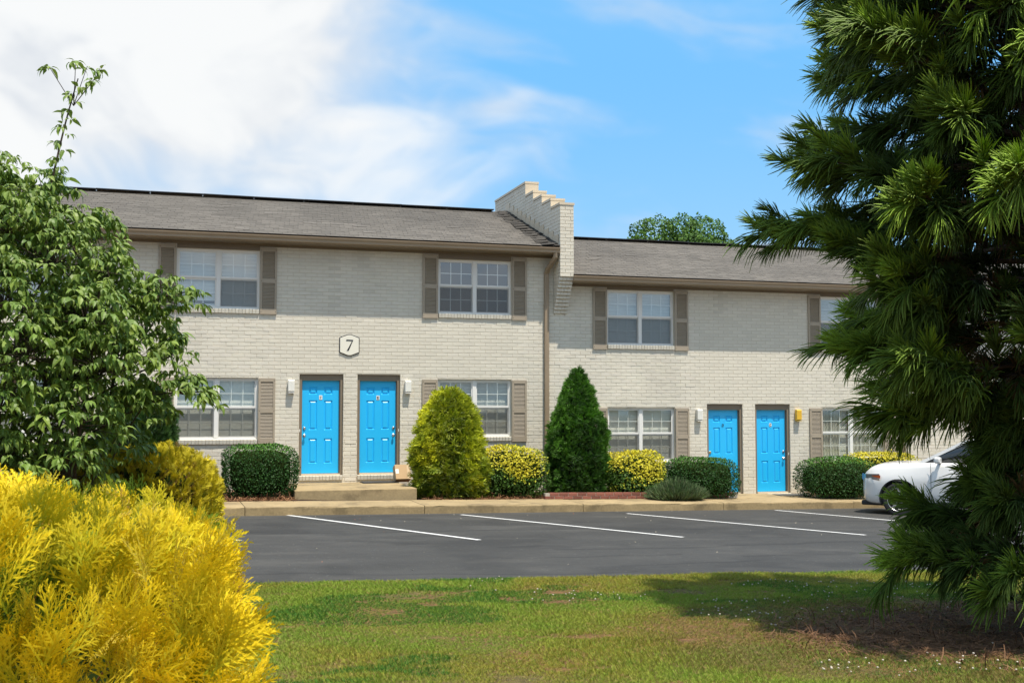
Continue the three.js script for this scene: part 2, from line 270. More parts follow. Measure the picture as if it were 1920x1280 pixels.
const wallShape = (x0, x1, y0, y1, open) => { const s = new THREE.Shape([[x0, y0], [x1, y0], [x1, y1], [x0, y1]].map((q) => new THREE.Vector2(...q))); for (const [a, b, c, d] of open) s.holes.push(new THREE.Path([[a, c], [a, d], [b, d], [b, c]].map((q) => new THREE.Vector2(...q)))); return s; };

// ---- windows: two double-hung pairs side by side, grilles in the glass, blinds behind
const gbBars = (list) => { const g = new GB(); for (const b of list) g.box(...b); return g.geo(); };
function makeWindow(parent, cx, y0, w, h, o) {
  const win = new THREE.Group(); win.name = 'window'; win.position.set(cx, y0, -0.085); parent.add(win);
  const F = 0.038, MU = 0.082, D = 0.07, pw = (w - MU) / 2, rail = h * 0.51;
  part('frame', gbBars([[0, F / 2, 0, w, F, D], [0, h - F / 2, 0, w, F, D], [-w / 2 + F / 2, h / 2, 0, F, h - 2 * F, D], [w / 2 - F / 2, h / 2, 0, F, h - 2 * F, D], [0, h / 2, 0.004, MU, h - 2 * F, D]]), M.vinyl, win);
  for (const s of [-1, 1]) {
    const xa = s < 0 ? -w / 2 + F : MU / 2, xb = s < 0 ? -MU / 2 : w / 2 - F, xm = (xa + xb) / 2, sw = xb - xa;
    for (const up of [1, 0]) {
      const ya = up ? rail : F, yb = up ? h - F : rail, z = up ? 0.008 : -0.018, B = 0.026, sh = yb - ya, top = up ? B : 0.036, bot = up ? 0.044 : 0.03;
      part('sash', gbBars([[xm, ya + bot / 2, z, sw, bot, 0.026], [xm, yb - top / 2, z, sw, top, 0.026], [xa + B / 2, ya + sh / 2 + (bot - top) / 2, z, B, sh - top - bot, 0.026], [xb - B / 2, ya + sh / 2 + (bot - top) / 2, z, B, sh - top - bot, 0.026]]), M.vinyl, win);
      const gx0 = xa + B, gx1 = xb - B, gy0 = ya + bot, gy1 = yb - top, gw = (gx1 - gx0) / 3, gh = (gy1 - gy0) / 2;
      part('grille', gbBars([[gx0 + gw, (gy0 + gy1) / 2, z - 0.004, 0.017, gy1 - gy0, 0.006], [gx0 + 2 * gw, (gy0 + gy1) / 2, z - 0.004, 0.017, gy1 - gy0, 0.006], [gx0 + gw / 2, gy0 + gh, z - 0.004, gw - 0.017, 0.017, 0.005], [gx0 + 1.5 * gw, gy0 + gh, z - 0.004, gw - 0.017, 0.017, 0.005], [gx0 + 2.5 * gw, gy0 + gh, z - 0.004, gw - 0.017, 0.017, 0.005]]), M.grille, win);
      const pane = new THREE.PlaneGeometry(gw, gh);
      for (let i = 0; i < 3; i++) for (let j = 0; j < 2; j++) { const p = part('pane', pane, o.high ? M.glassHigh : M.glass, win); p.position.set(gx0 + gw * (i + 0.5), gy0 + gh * (j + 0.5), z + 0.002); p.rotation.set((brickR() - 0.5) * 0.004, (brickR() - 0.5) * 0.004, 0); }
      if (!up && o.screens && o.screens[s < 0 ? 0 : 1]) { const sc = part('insect_screen', new THREE.PlaneGeometry(gx1 - gx0 + 0.03, gy1 - gy0 + 0.03), M.screen, win); sc.position.set(xm, (gy0 + gy1) / 2, 0.012); }
    }
    if (o.blinds) {
      const gb = new GB(), drop = o.gap && s < 0 ? o.gap : 0, bx = xm, bw = sw - 0.01, a = rad(o.blinds === 2 ? 38 : 58);
      for (let y = h - F - 0.05, k = 0; y > F + 0.01; y -= 0.0215, k++) {
        const gapHere = drop && Math.abs(y - drop) < 0.022; if (gapHere) continue;
        const sag = 0.0016 * Math.sin(k * 1.7 + s) + (o.bent && k > 28 && k < 34 && s > 0 ? 0.004 : 0), c = 0.0128 * Math.cos(a), e = 0.0128 * Math.sin(a);
        const q = (x, i) => V(x, y + i * e + sag * (x > bx ? 1 : -1), -0.075 + i * -c);
        gb.quad(q(bx - bw / 2, -1), q(bx + bw / 2, -1), V(bx + bw / 2, y + 0.0005 + sag, -0.0735), V(bx - bw / 2, y + 0.0005 - sag, -0.0735)); gb.quad(V(bx - bw / 2, y + 0.0005 - sag, -0.0735), V(bx + bw / 2, y + 0.0005 + sag, -0.0735), q(bx + bw / 2, 1), q(bx - bw / 2, 1));
      }
      gb.box(bx, h - F - 0.02, -0.075, bw, 0.035, 0.03); part('blind', gb.geo(), M.blind, win, 'stuff');
    }
    if (o.curtains) {
      const n = 60, p = [], ix = [];
      for (let j = 0; j <= 12; j++) for (let i = 0; i <= n; i++) { const t = i / n, v = j / 12, pull = 0.30 + 0.45 * Math.pow(Math.abs(v - 0.30), 1.0), x = lerp(xa, xa + sw * (s < 0 ? 0.5 + 0.5 * pull : 0.95) , t) + (s > 0 ? 0.04 * Math.sin(v * 3) : 0); p.push(x, lerp(F, h - F, v), -0.055 + 0.02 * Math.sin(t * 42 + v * 1.2) * (0.5 + v * 0.5) + 0.008 * Math.sin(t * 97)); }
      for (let j = 0; j < 12; j++) for (let i = 0; i < n; i++) { const a = j * (n + 1) + i; ix.push(a, a + 1, a + n + 1, a + 1, a + n + 2, a + n + 1); }
      const g = new THREE.BufferGeometry(); g.setAttribute('position', new THREE.Float32BufferAttribute(p, 3)); g.setIndex(ix); g.computeVertexNormals(); part('curtain', g, M.curtain, win);
    }
  }
  return win;
}
// rowlock sill: bricks on edge, each its own, standing a little proud of the wall
function makeSill(parent, x0, x1, top, h = 0.092) {
  const s = part('sill', gbBars([[(x0 + x1) / 2, top - h / 2 - 0.006, 0.005, x1 - x0 - 0.006, h - 0.014, 0.05]]), M.mortar, parent); const n = Math.round((x1 - x0) / 0.071), w = (x1 - x0) / n, r = rng(Math.round(x0 * 97 + top * 31));
  const shapes = [0, 1, 2].map((k) => { const g = new GB(), b = 0.95 + 0.04 * k; g.tint = [b, b, b * 0.99]; g.cbox(0, 0, 0, w - 0.006, h, 0.05, 0.004); return g.geo(true); });
  for (let i = 0; i < n; i++) { const b = part('brick', shapes[i % 3], M.paint, s); b.position.set(x0 + w * (i + 0.5), top - h / 2 + (r() - 0.5) * 0.005, 0.020 + (r() - 0.5) * 0.006); b.rotation.x = 0.10 + (r() - .5) * .03; }
}
const slatGeo = new GB().cbox(0, 0, 0, 0.262, 0.030, 0.006, 0.001).geo();
function makeShutter(parent, x0, x1, y0, y1) {
  const s = new THREE.Group(), w = x1 - x0, h = y1 - y0, S = 0.045, D = 0.032, T = h * 0.055, B = h * 0.08, mid = h * 0.5, R = h * 0.065; s.name = 'shutter'; s.position.set((x0 + x1) / 2, y0, 0.011 + D / 2); parent.add(s);
  part('frame', gbBars([[-w / 2 + S / 2, h / 2, 0, S, h, D], [w / 2 - S / 2, h / 2, 0, S, h, D], [0, B / 2, 0, w - 2 * S, B, D - 0.002], [0, h - T / 2, 0, w - 2 * S, T, D - 0.002], [0, mid, 0, w - 2 * S, R, D - 0.002]]), M.taupe, s);
  for (const [a, b] of [[B, mid - R / 2], [mid + R / 2, h - T]]) { const n = Math.round((b - a) / 0.0305), st = (b - a) / n; for (let i = 0; i < n; i++) { const q = part('slat', slatGeo, M.taupe, s); q.position.set(0, a + st * (i + 0.5), -0.003); q.rotation.x = -0.72; q.scale.x = (w - 2 * S) / 0.262; } }
  const screws = new GB(); for (const x of [-w / 2 + S / 2, w / 2 - S / 2]) for (const y of [0.05, mid, h - 0.05]) screws.box(x, y, D / 2 + 0.001, 0.012, 0.012, 0.003); part('screw', screws.geo(), M.black, s, 'stuff');
}
const font = await new FontLoader().loadAsync('fonts/droid/droid_sans_bold.typeface.json');
const textGeo = (s, size, d = 0.003) => { const g = new TextGeometry(s, { font, size, depth: d, curveSegments: 4 }); g.computeBoundingBox(); const b = g.boundingBox; g.translate(-(b.min.x + b.max.x) / 2, -(b.min.y + b.max.y) / 2, 0); return g; };
// six-panel steel door in a brown timber frame
function makeDoor(parent, x0, x1, y0, y1, o) {
  const d = new THREE.Group(); d.name = 'door'; d.position.set((x0 + x1) / 2, y0, -0.115); parent.add(d);
  const w = x1 - x0, h = y1 - y0, J = 0.058, H = 0.135, T = 0.045, sw = w - 2 * J - 0.006, sh = h - H - T, panels = [];
  part('frame', gbBars([[-w / 2 + J / 2, h / 2, 0.03, J, h, 0.09], [w / 2 - J / 2, h / 2, 0.03, J, h, 0.09], [0, h - H / 2, 0.026, w - 2 * J, H, 0.09], [0, h - H + 0.02, 0.012, w - 2 * J, 0.03, 0.12], [-w / 2 + J + 0.008, (h - H) / 2, -0.02, 0.016, h - H, 0.05], [w / 2 - J - 0.008, (h - H) / 2, -0.02, 0.016, h - H, 0.05]]), M.taupeDark, d);
  part('threshold', gbBars([[0, T / 2 - 0.006, 0.03, w - 2 * J, T - 0.004, 0.13]]), M.flash, d);
  for (const [px, pw] of [[-0.2, 0.215], [0.2, 0.215]]) for (const [a, b] of [[0.108, 0.375], [0.468, 0.785], [0.85, 0.928]]) panels.push([px * sw, a * sh, pw * sw, b * sh]);
  const leaf = new THREE.Shape([[-sw / 2, 0], [sw / 2, 0], [sw / 2, sh], [-sw / 2, sh]].map((q) => new THREE.Vector2(...q)));
  for (const [x, a, pw, b] of panels) leaf.holes.push(new THREE.Path([[x - pw / 2, a], [x - pw / 2, b], [x + pw / 2, b], [x + pw / 2, a]].map((q) => new THREE.Vector2(...q))));
  const lg = new THREE.ExtrudeGeometry(leaf, { depth: 0.035, bevelEnabled: false }); lg.translate(0, T, -0.035); part('door_leaf', lg, M.door, d);
  for (const [x, a, pw, b] of panels) {
    const g = new GB(), rings = [[0, 0], [0.012, -0.017], [0.022, -0.017], [0.045, 0.000]], ring = ([e, z]) => [V(x - pw / 2 + e, T + a + e, z), V(x + pw / 2 - e, T + a + e, z), V(x + pw / 2 - e, T + b - e, z), V(x - pw / 2 + e, T + b - e, z)];
    for (let k = 0; k < 3; k++) { const A = ring(rings[k]), B = ring(rings[k + 1]); for (let i = 0; i < 4; i++) { const j = (i + 1) % 4; g.quad(A[i], A[j], B[j], B[i]); } }
    g.quad(...ring(rings[3])); part('panel', g.geo(), M.door, d);
  }
  const kx = o.knob * (sw / 2 - 0.065), knob = new THREE.LatheGeometry([[0.001, 0], [0.032, 0], [0.033, 0.006], [0.012, 0.012], [0.011, 0.03], [0.024, 0.036], [0.029, 0.05], [0.022, 0.062], [0.001, 0.065]].map((q) => new THREE.Vector2(...q)), 20), bolt = new THREE.LatheGeometry([[0.001, 0], [0.03, 0], [0.031, 0.01], [0.024, 0.018], [0.001, 0.02]].map((q) => new THREE.Vector2(...q)), 20);
  for (const [n, g, y] of [['knob', knob, 0.405], ['deadbolt', bolt, 0.485]]) { const k = part(n, g, o.metal, d); k.rotation.x = Math.PI / 2; k.position.set(kx, T + y * sh, 0.001); }
  part('strike_plate', gbBars([[o.knob * (w / 2 - 0.02), T + 0.46 * sh, 0.0765, 0.018, 0.06, 0.002]]), M.white, d);
  const ly = T + 0.815 * sh;
  const plate = o.plate === 'oval' ? new THREE.CylinderGeometry(0.045, 0.045, 0.005, 28).rotateX(Math.PI / 2).scale(0.8, 1.1, 1) : new RoundedBoxGeometry(0.07, 0.095, 0.006, 2, 0.003);
  const pl = part('letter_plate', plate, o.plateMat, d); pl.position.set(0, ly, 0.004); const le = part('letter', textGeo(o.letter, 0.062), o.letterMat, pl); le.position.z = 0.003;
}
// ---- one block of the terrace: wall, bricks, windows, shutters, doors, roof and gutter
function makeBlock(o) {
  const b = thing(o.name, o.label, 'building', [0, 0, 0], 0, null);
  const open = [], brickOpen = [];
  for (const w of o.windows) { open.push([w.x0, w.x1, w.y0, w.y1]); brickOpen.push([w.x0, w.x1, w.y0 - 0.095, w.header ? o.top + 0.1 : w.y1]); }
  for (const d of o.doors) { open.push([d.x0, d.x1, d.y0, d.y1]); brickOpen.push([d.x0, d.x1, d.y0 - 0.10, d.y1]); }
  const wall = part('wall', new THREE.ExtrudeGeometry(wallShape(o.x0, o.x1, o.base - 0.6, o.top, open), { depth: 0.22, bevelEnabled: false }).translate(0, 0, -0.22), M.mortar, b);
  // bricks: those of one stretch of open wall singly, the rest joined
  const gb = new GB(); let n = 0;
  bond(o.bx0 ?? o.x0, o.bx1 ?? o.x1, o.base - 0.35, o.top, brickOpen, (x, y, w, h) => {
    const whole = Math.abs(w - BRICK + 0.008) < 0.001 && Math.abs(h - COURSE + 0.0095) < 0.001, [a, c, d, e] = o.single;
    if (whole && n < 300 && x > a && x < c && y > d && y < e) { n++; const q = part('brick', brickShapes[Math.floor(brickR() * 4)], M.paint, wall); q.position.set(x, y + (brickR() - 0.5) * 0.0025, 0); q.rotation.z = (brickR() - 0.5) * 0.006; } else brickInto(gb, x, y, w, h);
  });
  part('brickwork', gb.geo(true), M.paint, wall, 'stuff');
  for (const w of o.windows) {
    makeWindow(b, (w.x0 + w.x1) / 2, w.y0, w.x1 - w.x0, w.y1 - w.y0, w); makeSill(b, w.x0 + 0.004, w.x1 - 0.004, w.y0 - 0.002);
    if (w.header) part('header_panel', gbBars([[(w.x0 + w.x1) / 2, (w.y1 + o.top) / 2 + 0.004, -0.012, w.x1 - w.x0 - 0.004, o.top - w.y1, 0.03]]), M.taupeDark, b);
    makeShutter(b, w.x0 - 0.012 - 0.35, w.x0 - 0.012, w.sy0, w.sy1); makeShutter(b, w.x1 + 0.010, w.x1 + 0.36, w.sy0, w.sy1);
  }
  for (const d of o.doors) { makeDoor(b, d.x0, d.x1, d.y0, d.y1, d); const sx0 = d.x0 + 0.004, sx1 = d.x1 - 0.004; makeSill(b, sx0, sx1, d.y0 - 0.003, 0.094); }
  // the rest of the shell, so that the rooms are closed and dark
  const RZ = -3.6, BZ = -7.7, L = o.x1 - o.x0, cx = (o.x0 + o.x1) / 2, H = o.top - o.base + 0.6;
  part('rear_wall', gbBars([[cx, o.base - 0.6 + H / 2, BZ, L, H, 0.2]]), M.paintPlain, b);
  part('end_wall', gbBars([[o.x0 + 0.1, o.base - 0.6 + H / 2, (BZ - 0.22) / 2, 0.2, H, -BZ - 0.44]]), M.paintPlain, b); part('end_wall', gbBars([[o.x1 - 0.1, o.base - 0.6 + H / 2, (BZ - 0.22) / 2, 0.2, H, -BZ - 0.44]]), M.paintPlain, b);
  part('inner_floor', gbBars([[cx, o.base - 0.02, (BZ - 0.22) / 2, L - 0.5, 0.1, -BZ - 0.5]]), M.room, b); part('inner_floor', gbBars([[cx, (o.base + o.top) / 2 + 0.05, (BZ - 0.22) / 2, L - 0.5, 0.2, -BZ - 0.5]]), M.room, b);
  part('inner_wall', gbBars([[cx, o.base + H / 2, -2.6, L - 0.5, H, 0.1]]), M.room, b);
  // roof: deck, courses of shingles, ridge vent, eaves
  const EZ = 0.50, ey = o.eave + 0.05, slope = Math.atan2(o.ridge - ey, EZ - RZ), len = Math.hypot(o.ridge - ey, EZ - RZ);
  const roof = new THREE.Group(); roof.name = 'roof'; b.add(roof);
  const dk = new GB(); dk.m = null;
  for (const s of [1, -1]) { const z0 = s > 0 ? EZ : 2 * RZ - EZ; dk.quad(...(s > 0 ? [V(o.rx0, ey - 0.012, z0), V(o.rx1, ey - 0.012, z0), V(o.rx1, o.ridge - 0.012, RZ), V(o.rx0, o.ridge - 0.012, RZ)] : [V(o.rx1, ey, z0), V(o.rx0, ey, z0), V(o.rx0, o.ridge - 0.012, RZ), V(o.rx1, o.ridge - 0.012, RZ)])); }
  for (const x of [o.rx0 + 0.02, o.rx1 - 0.02]) dk.quad(V(x, o.top, 0), V(x, o.top, RZ * 2), V(x, o.ridge - 0.03, RZ), V(x, o.ridge - 0.03, RZ));
  part('roof_deck', dk.geo(), M.shinglePlain, roof);
  const st = 0.138, tw = 0.305, rows = Math.floor(len / st), r = rng(o.seed), tabs = new GB(), Q = new THREE.Matrix4().makeRotationX(slope - 0.028); let singles = 0;
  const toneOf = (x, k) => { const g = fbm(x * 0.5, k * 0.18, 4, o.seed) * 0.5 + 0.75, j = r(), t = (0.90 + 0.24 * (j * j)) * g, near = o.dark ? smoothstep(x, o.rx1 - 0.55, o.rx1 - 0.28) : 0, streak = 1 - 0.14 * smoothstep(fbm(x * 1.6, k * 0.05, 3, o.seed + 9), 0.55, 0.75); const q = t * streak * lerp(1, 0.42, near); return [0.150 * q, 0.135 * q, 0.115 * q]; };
  const singleGeo = [0, 1, 2, 3, 4].map((k) => { const g = new GB(), q = 0.88 + 0.07 * k; g.tint = [0.150 * q, 0.135 * q, 0.115 * q]; g.box(0, 0, 0, tw - 0.009, 0.005, st + 0.05); return g.geo(true); });
  for (let k = 0; k < rows + 1; k++) {
    const s = Math.min((k + 0.5) * st, len - 0.05), cy = ey + Math.sin(slope) * s, cz = EZ - Math.cos(slope) * s;
    for (let x = o.rx0 - (k % 2 ? tw / 2 : 0) - (k % 3) * 0.03, i = 0; x < o.rx1; x += tw, i++) {
      const a = Math.max(x, o.rx0), c = Math.min(x + tw, o.rx1); if (c - a < 0.03) continue;
      const lift = 0.009 + 0.003 * r() + (r() > 0.985 ? 0.006 : 0), whole = c - a > tw - 0.001, m = Q.clone().setPosition((a + c) / 2, cy + lift, cz);
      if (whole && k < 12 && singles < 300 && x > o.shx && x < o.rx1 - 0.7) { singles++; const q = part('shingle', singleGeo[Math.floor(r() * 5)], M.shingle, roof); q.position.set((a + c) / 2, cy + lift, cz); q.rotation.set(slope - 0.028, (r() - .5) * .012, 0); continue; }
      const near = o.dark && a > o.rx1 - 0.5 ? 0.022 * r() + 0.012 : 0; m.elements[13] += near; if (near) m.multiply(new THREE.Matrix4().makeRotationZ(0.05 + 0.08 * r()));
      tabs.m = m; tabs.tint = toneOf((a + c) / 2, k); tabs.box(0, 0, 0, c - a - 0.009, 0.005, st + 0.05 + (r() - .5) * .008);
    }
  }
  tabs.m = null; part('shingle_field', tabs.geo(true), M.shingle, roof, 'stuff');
  const ridgeR = rng(o.seed + 1), vent = new GB(); for (let x = o.rx0; x < o.rx1 - 0.45; x += 1.22) { vent.m = new THREE.Matrix4().makeRotationZ((ridgeR() - 0.5) * 0.012).setPosition(x + 0.61, o.ridge + 0.036 + ridgeR() * 0.008, RZ); vent.box(0, 0, 0.08, Math.min(1.215, o.rx1 - 0.4 - x), 0.022, 0.17); vent.box(0, 0.002, -0.08, 1.2, 0.03, 0.15); } part('ridge_vent', vent.geo(), M.black, roof);
  // soffit, fascia, gutter
  const gx0 = o.rx0, gx1 = o.rx1, gl = gx1 - gx0, gc = (gx0 + gx1) / 2;
  part('soffit', gbBars([[gc, o.top + 0.012, 0.205, gl, 0.024, 0.41]]), M.taupeDark, b);
  part('fascia', gbBars([[gc, o.top + 0.085, 0.423, gl, 0.17, 0.025]]), M.taupe, b);
  part('frieze_board', gbBars([[gc, o.top - 0.025, 0.012, gl, 0.05, 0.024]]), M.taupeDark, b);
  const gs = new THREE.Shape([[0, 0], [0.062, 0], [0.075, 0.012], [0.078, 0.05], [0.098, 0.082], [0.104, 0.100], [0.112, 0.104], [0.112, 0.118], [0.100, 0.118], [0.096, 0.106], [0.070, 0.06], [0.067, 0.016], [0.058, 0.008], [0.006, 0.008], [0.006, 0.12], [0, 0.12]].map((q) => new THREE.Vector2(...q)));
  const gg = new THREE.ExtrudeGeometry(gs, { depth: gl, bevelEnabled: false }); gg.rotateY(-Math.PI / 2).scale(1, 1, 1); gg.translate(gx1, o.eave - 0.1, 0.438); const gp = gg.attributes.position; for (let i = 0; i < gp.count; i++) gp.setY(i, gp.getY(i) + 0.008 * (fbm(gp.getX(i) * 0.6, 2, 2, o.seed) - 0.5));
  part('gutter', gg, M.gutter, b);
  for (const dsp of o.downspouts) {
    const sg = new GB(), x = dsp.x, w = 0.1, dpt = 0.07;
    const run = (pts) => { for (let i = 0; i + 1 < pts.length; i++) { const [a, c] = [pts[i], pts[i + 1]], dir = c.clone().sub(a), L2 = dir.length(), q = new THREE.Quaternion().setFromUnitVectors(V(0, 1, 0), dir.clone().normalize()); sg.m = new THREE.Matrix4().compose(a.clone().add(c).multiplyScalar(0.5), q, V(1, 1, 1)); sg.box(0, 0, 0, w, L2 + 0.02, dpt); for (const e of [-0.03, 0, 0.03]) sg.box(e, 0, dpt / 2 + 0.002, 0.014, L2, 0.005); } };
    run([V(x + 0.09, o.eave - 0.09, 0.47), V(x + 0.085, o.eave - 0.19, 0.455), V(x + 0.05, o.eave - 0.30, 0.32), V(x + 0.01, o.eave - 0.43, 0.12), V(x, o.eave - 0.53, 0.052), V(x, dsp.y + 0.16, 0.052), V(x, dsp.y + 0.05, 0.13)]);
    sg.m = null; sg.box(x, o.eave - 1.25, 0.05, w + 0.012, 0.03, dpt + 0.012); sg.box(x, dsp.y + 1.6, 0.05, w + 0.012, 0.03, dpt + 0.012);
    part('downspout', sg.geo(), M.gutter, b);
  }
  return b;
}
M.paintPlain = std({ color: lin(0.62, 0.57, 0.48), map: mottle, roughness: 0.8 });
M.shinglePlain = std({ color: lin(0.06, 0.055, 0.05), roughness: 1 });
const W = (x0, y0, y1, sy0, sy1, o = {}) => ({ x0, x1: x0 + 1.712, y0, y1, sy0, sy1, ...o });
const plateWhite = M.white, letterBlack = M.black, letterGrey = std({ color: lin(0.25, 0.25, 0.25) });
const left = makeBlock({
  name: 'apartment_building', label: 'taller block of painted cream brick flats with the number seven sign and downspout', x0: -8.5, x1: 8.61, base: 0.0, top: 5.385, eave: 5.50, ridge: 7.0, rx0: -8.9, rx1: 8.605, shx: 0, seed: 401, dark: true, single: [2.4, 7.8, 2.66, 3.86], bx0: -6.6, bx1: (r) => (r % 2 ? 8.767 : 8.64),
  windows: [W(-3.52, 3.985, 5.245, 3.885, 5.31, { header: true, high: true, blinds: 1 }), W(-3.52, 1.212, 2.515, 1.12, 2.515, { blinds: 1, screens: [1, 1] }),
    W(0.246, 3.985, 5.245, 3.885, 5.31, { header: true, high: true, blinds: 1, screens: [0, 1], gap: 0.14 }), W(0.240, 1.212, 2.515, 1.12, 2.515, { blinds: 1, screens: [1, 1], bent: true }),
    W(5.890, 3.995, 5.225, 3.885, 5.31, { header: true, high: true, screens: [1, 1] }), W(5.888, 1.235, 2.52, 1.12, 2.515, { blinds: 2, screens: [0, 1] })],
  doors: [{ x0: 2.828, x1: 3.775, y0: 0.425, y1: 2.612, letter: 'F', knob: -1, metal: M.steel, plateMat: plateWhite, letterMat: letterGrey }, { x0: 4.085, x1: 5.032, y0: 0.425, y1: 2.612, letter: 'E', knob: 1, metal: M.steel, plateMat: plateWhite, letterMat: letterBlack }],
  downspouts: [{ x: 8.435, y: 0.02 }],
});
const right = makeBlock({
  name: 'apartment_building', label: 'lower block of painted cream brick flats beyond the stepped parapet', x0: 8.61, x1: 24, base: -0.644, top: 4.76, eave: 4.875, ridge: 6.385, rx0: 8.93, rx1: 24.3, shx: 8.9, seed: 402, single: [12.2, 15.2, 2.1, 4.3], bx0: (r) => (r % 2 ? 8.767 : 8.64), bx1: 21.5,
  windows: [W(9.948, 3.36, 4.655, 3.25, 4.68, { header: true, high: true, blinds: 1, screens: [1, 1] }), W(9.950, 0.622, 1.890, 0.52, 1.885, { blinds: 1, screens: [1, 1] }),
    W(15.64, 3.36, 4.655, 3.25, 4.68, { header: true, high: true, blinds: 1, screens: [1, 1] }), W(15.645, 0.612, 1.888, 0.52, 1.885, { blinds: 2, curtains: true, screens: [0, 0] })],
  doors: [{ x0: 12.505, x1: 13.452, y0: -0.185, y1: 1.975, letter: 'D', knob: -1, metal: M.brass, plate: 'oval', plateMat: M.door, letterMat: letterBlack }, { x0: 13.795, x1: 14.742, y0: -0.185, y1: 1.975, letter: 'C', knob: 1, metal: M.steel, plate: 'oval', plateMat: plateWhite, letterMat: letterBlack }],
  downspouts: [{ x: 17.93, y: -0.25 }],
});

// ---- the stepped brick parapet between the two blocks, corbelled out over the wall
{
  const X0 = 8.61, X1 = 8.945, xc = (X0 + X1) / 2, w = X1 - X0, ZF = 0.50, top = 4.865;
  const p = thing('stepped_parapet', 'stepped cream brick parapet rising above the roofs between the two blocks', 'parapet wall');
  const prof = [[ZF, 6.55], [-0.14, 6.76], [-0.80, 6.97], [-1.47, 7.19], [-2.10, 7.53]], back = -4.85;   // [front z of the step, height]; each runs back to the next
  const shape = [[0, 4.0], [0, top], [ZF - 0.006, top]]; prof.forEach(([z, y], i) => { shape.push([i ? z - 0.006 : z - 0.006, y]); shape.push([i + 1 < prof.length ? prof[i + 1][0] - 0.006 : back, y]); }); shape.push([back, 4.0]);
  const s = new THREE.Shape(shape.map((q) => new THREE.Vector2(...q)));
  const core = new THREE.ExtrudeGeometry(s, { depth: w - 0.012, bevelEnabled: false }); core.rotateY(-Math.PI / 2); core.translate(X1 - 0.006, 0, 0);
  const wall = part('wall', core, M.mortar, p);
  // bricks: front and both flanks
  const gb = new GB(); let n = 0; const heightAt = (z) => { let y = 0; prof.forEach(([f, h], i) => { if (z <= f && z > (i + 1 < prof.length ? prof[i + 1][0] : back)) y = h; }); return y; };
  bond(0, w, top, 6.535, [], (x, y, bw, bh) => { const g = new GB(), k = 0.95 + 0.1 * brickR(); g.tint = [k, k, k * .99]; g.cbox(0, 0, 0, bw, bh, 0.02, 0.0032); const q = part('brick', g.geo(true), M.paint, wall); q.position.set(X0 + x, y, ZF - 0.006 + (brickR() - 0.5) * 0.003); });
  for (const side of [-1, 1]) {
    gb.m = new THREE.Matrix4().makeRotationY(side * Math.PI / 2).setPosition(side < 0 ? X0 + 0.006 : X1 - 0.006, 0, 0);
    for (let i = 0; i < prof.length; i++) { const z1 = prof[i][0] - 0.004, z0 = i + 1 < prof.length ? prof[i + 1][0] : back, y1 = prof[i][1] - 0.045; const rows0 = side < 0 ? Math.max(top, 5.5 + (ZF - z1) * 0.36 - 0.1) : Math.max(top, 4.85 + (ZF - z1) * 0.36 - 0.1), y0 = top + Math.floor((rows0 - top) / COURSE) * COURSE; bond(side < 0 ? z0 : -z1, side < 0 ? z1 : -z0, y0, y1, [], (x, y, bw, bh) => brickInto(gb, x, y, bw, bh), 0.05 * i); }
    bond(side < 0 ? 0 : -ZF + 0.004, side < 0 ? ZF - 0.004 : 0, top, 5.5, [], (x, y, bw, bh) => brickInto(gb, x, y, bw, bh));
  }
  gb.m = null; part('brickwork', gb.geo(true), M.paint, wall, 'stuff');
  // metal caps and risers of the steps
  prof.forEach(([z, y], i) => {
    const zb = i + 1 < prof.length ? prof[i + 1][0] - 0.004 : back;
    part('cap', gbBars([[xc, y + 0.008, (z + zb) / 2 + 0.008, w + 0.03, 0.016, z - zb + 0.012], [xc, y - 0.018, z + 0.010, w + 0.03, 0.036, 0.008], [X0 - 0.011, y - 0.018, (z + zb) / 2 + 0.004, 0.008, 0.036, z - zb], [X1 + 0.011, y - 0.018, (z + zb) / 2 + 0.004, 0.008, 0.036, z - zb]]), M.flash, p);
    if (i) part('riser', gbBars([[xc, (y + prof[i - 1][1]) / 2 - 0.01, z + 0.001, w + 0.014, y - prof[i - 1][1] - 0.05, 0.012]]), M.flash, p);
  });
  // flashing boards stepping up the left roof
  const fl = new GB(); for (let z = ZF - 0.1; z > -3.6; z -= 0.35) { const y = 5.56 + (ZF - z) * 0.36; fl.box(X0 - 0.012, y + 0.10, z - 0.17, 0.012, 0.30, 0.36); } part('flashing', fl.geo(), M.flash, p);
  // corbel: ten courses stepping out
  for (let k = 0; k < 10; k++) {
    const d = ZF - (k + 1) * 0.0455, y = top - (k + 0.5) * COURSE, m = 4, r = rng(900 + k);
    for (let i = 0; i < m; i++) { const g = new GB(), bw = w / m, c = 0.95 + 0.08 * r(); g.tint = [c, c, c]; g.cbox(0, 0, 0, bw - 0.004, COURSE - 0.008, d, 0.004); const q = part('brick', g.geo(true), M.paint, wall); q.position.set(X0 + bw * (i + 0.5), y + (r() - .5) * .004, d / 2 + 0.001 + r() * 0.004); }
  }
  const cg = new GB(); for (let k = 0; k < 10; k++) { const d = ZF - (k + 1) * 0.0455 - 0.008; cg.box(xc, top - (k + 0.5) * COURSE, d / 2 + 0.0012, w - 0.012, COURSE, d); } part('corbel_core', cg.geo(), M.mortar, p);
}
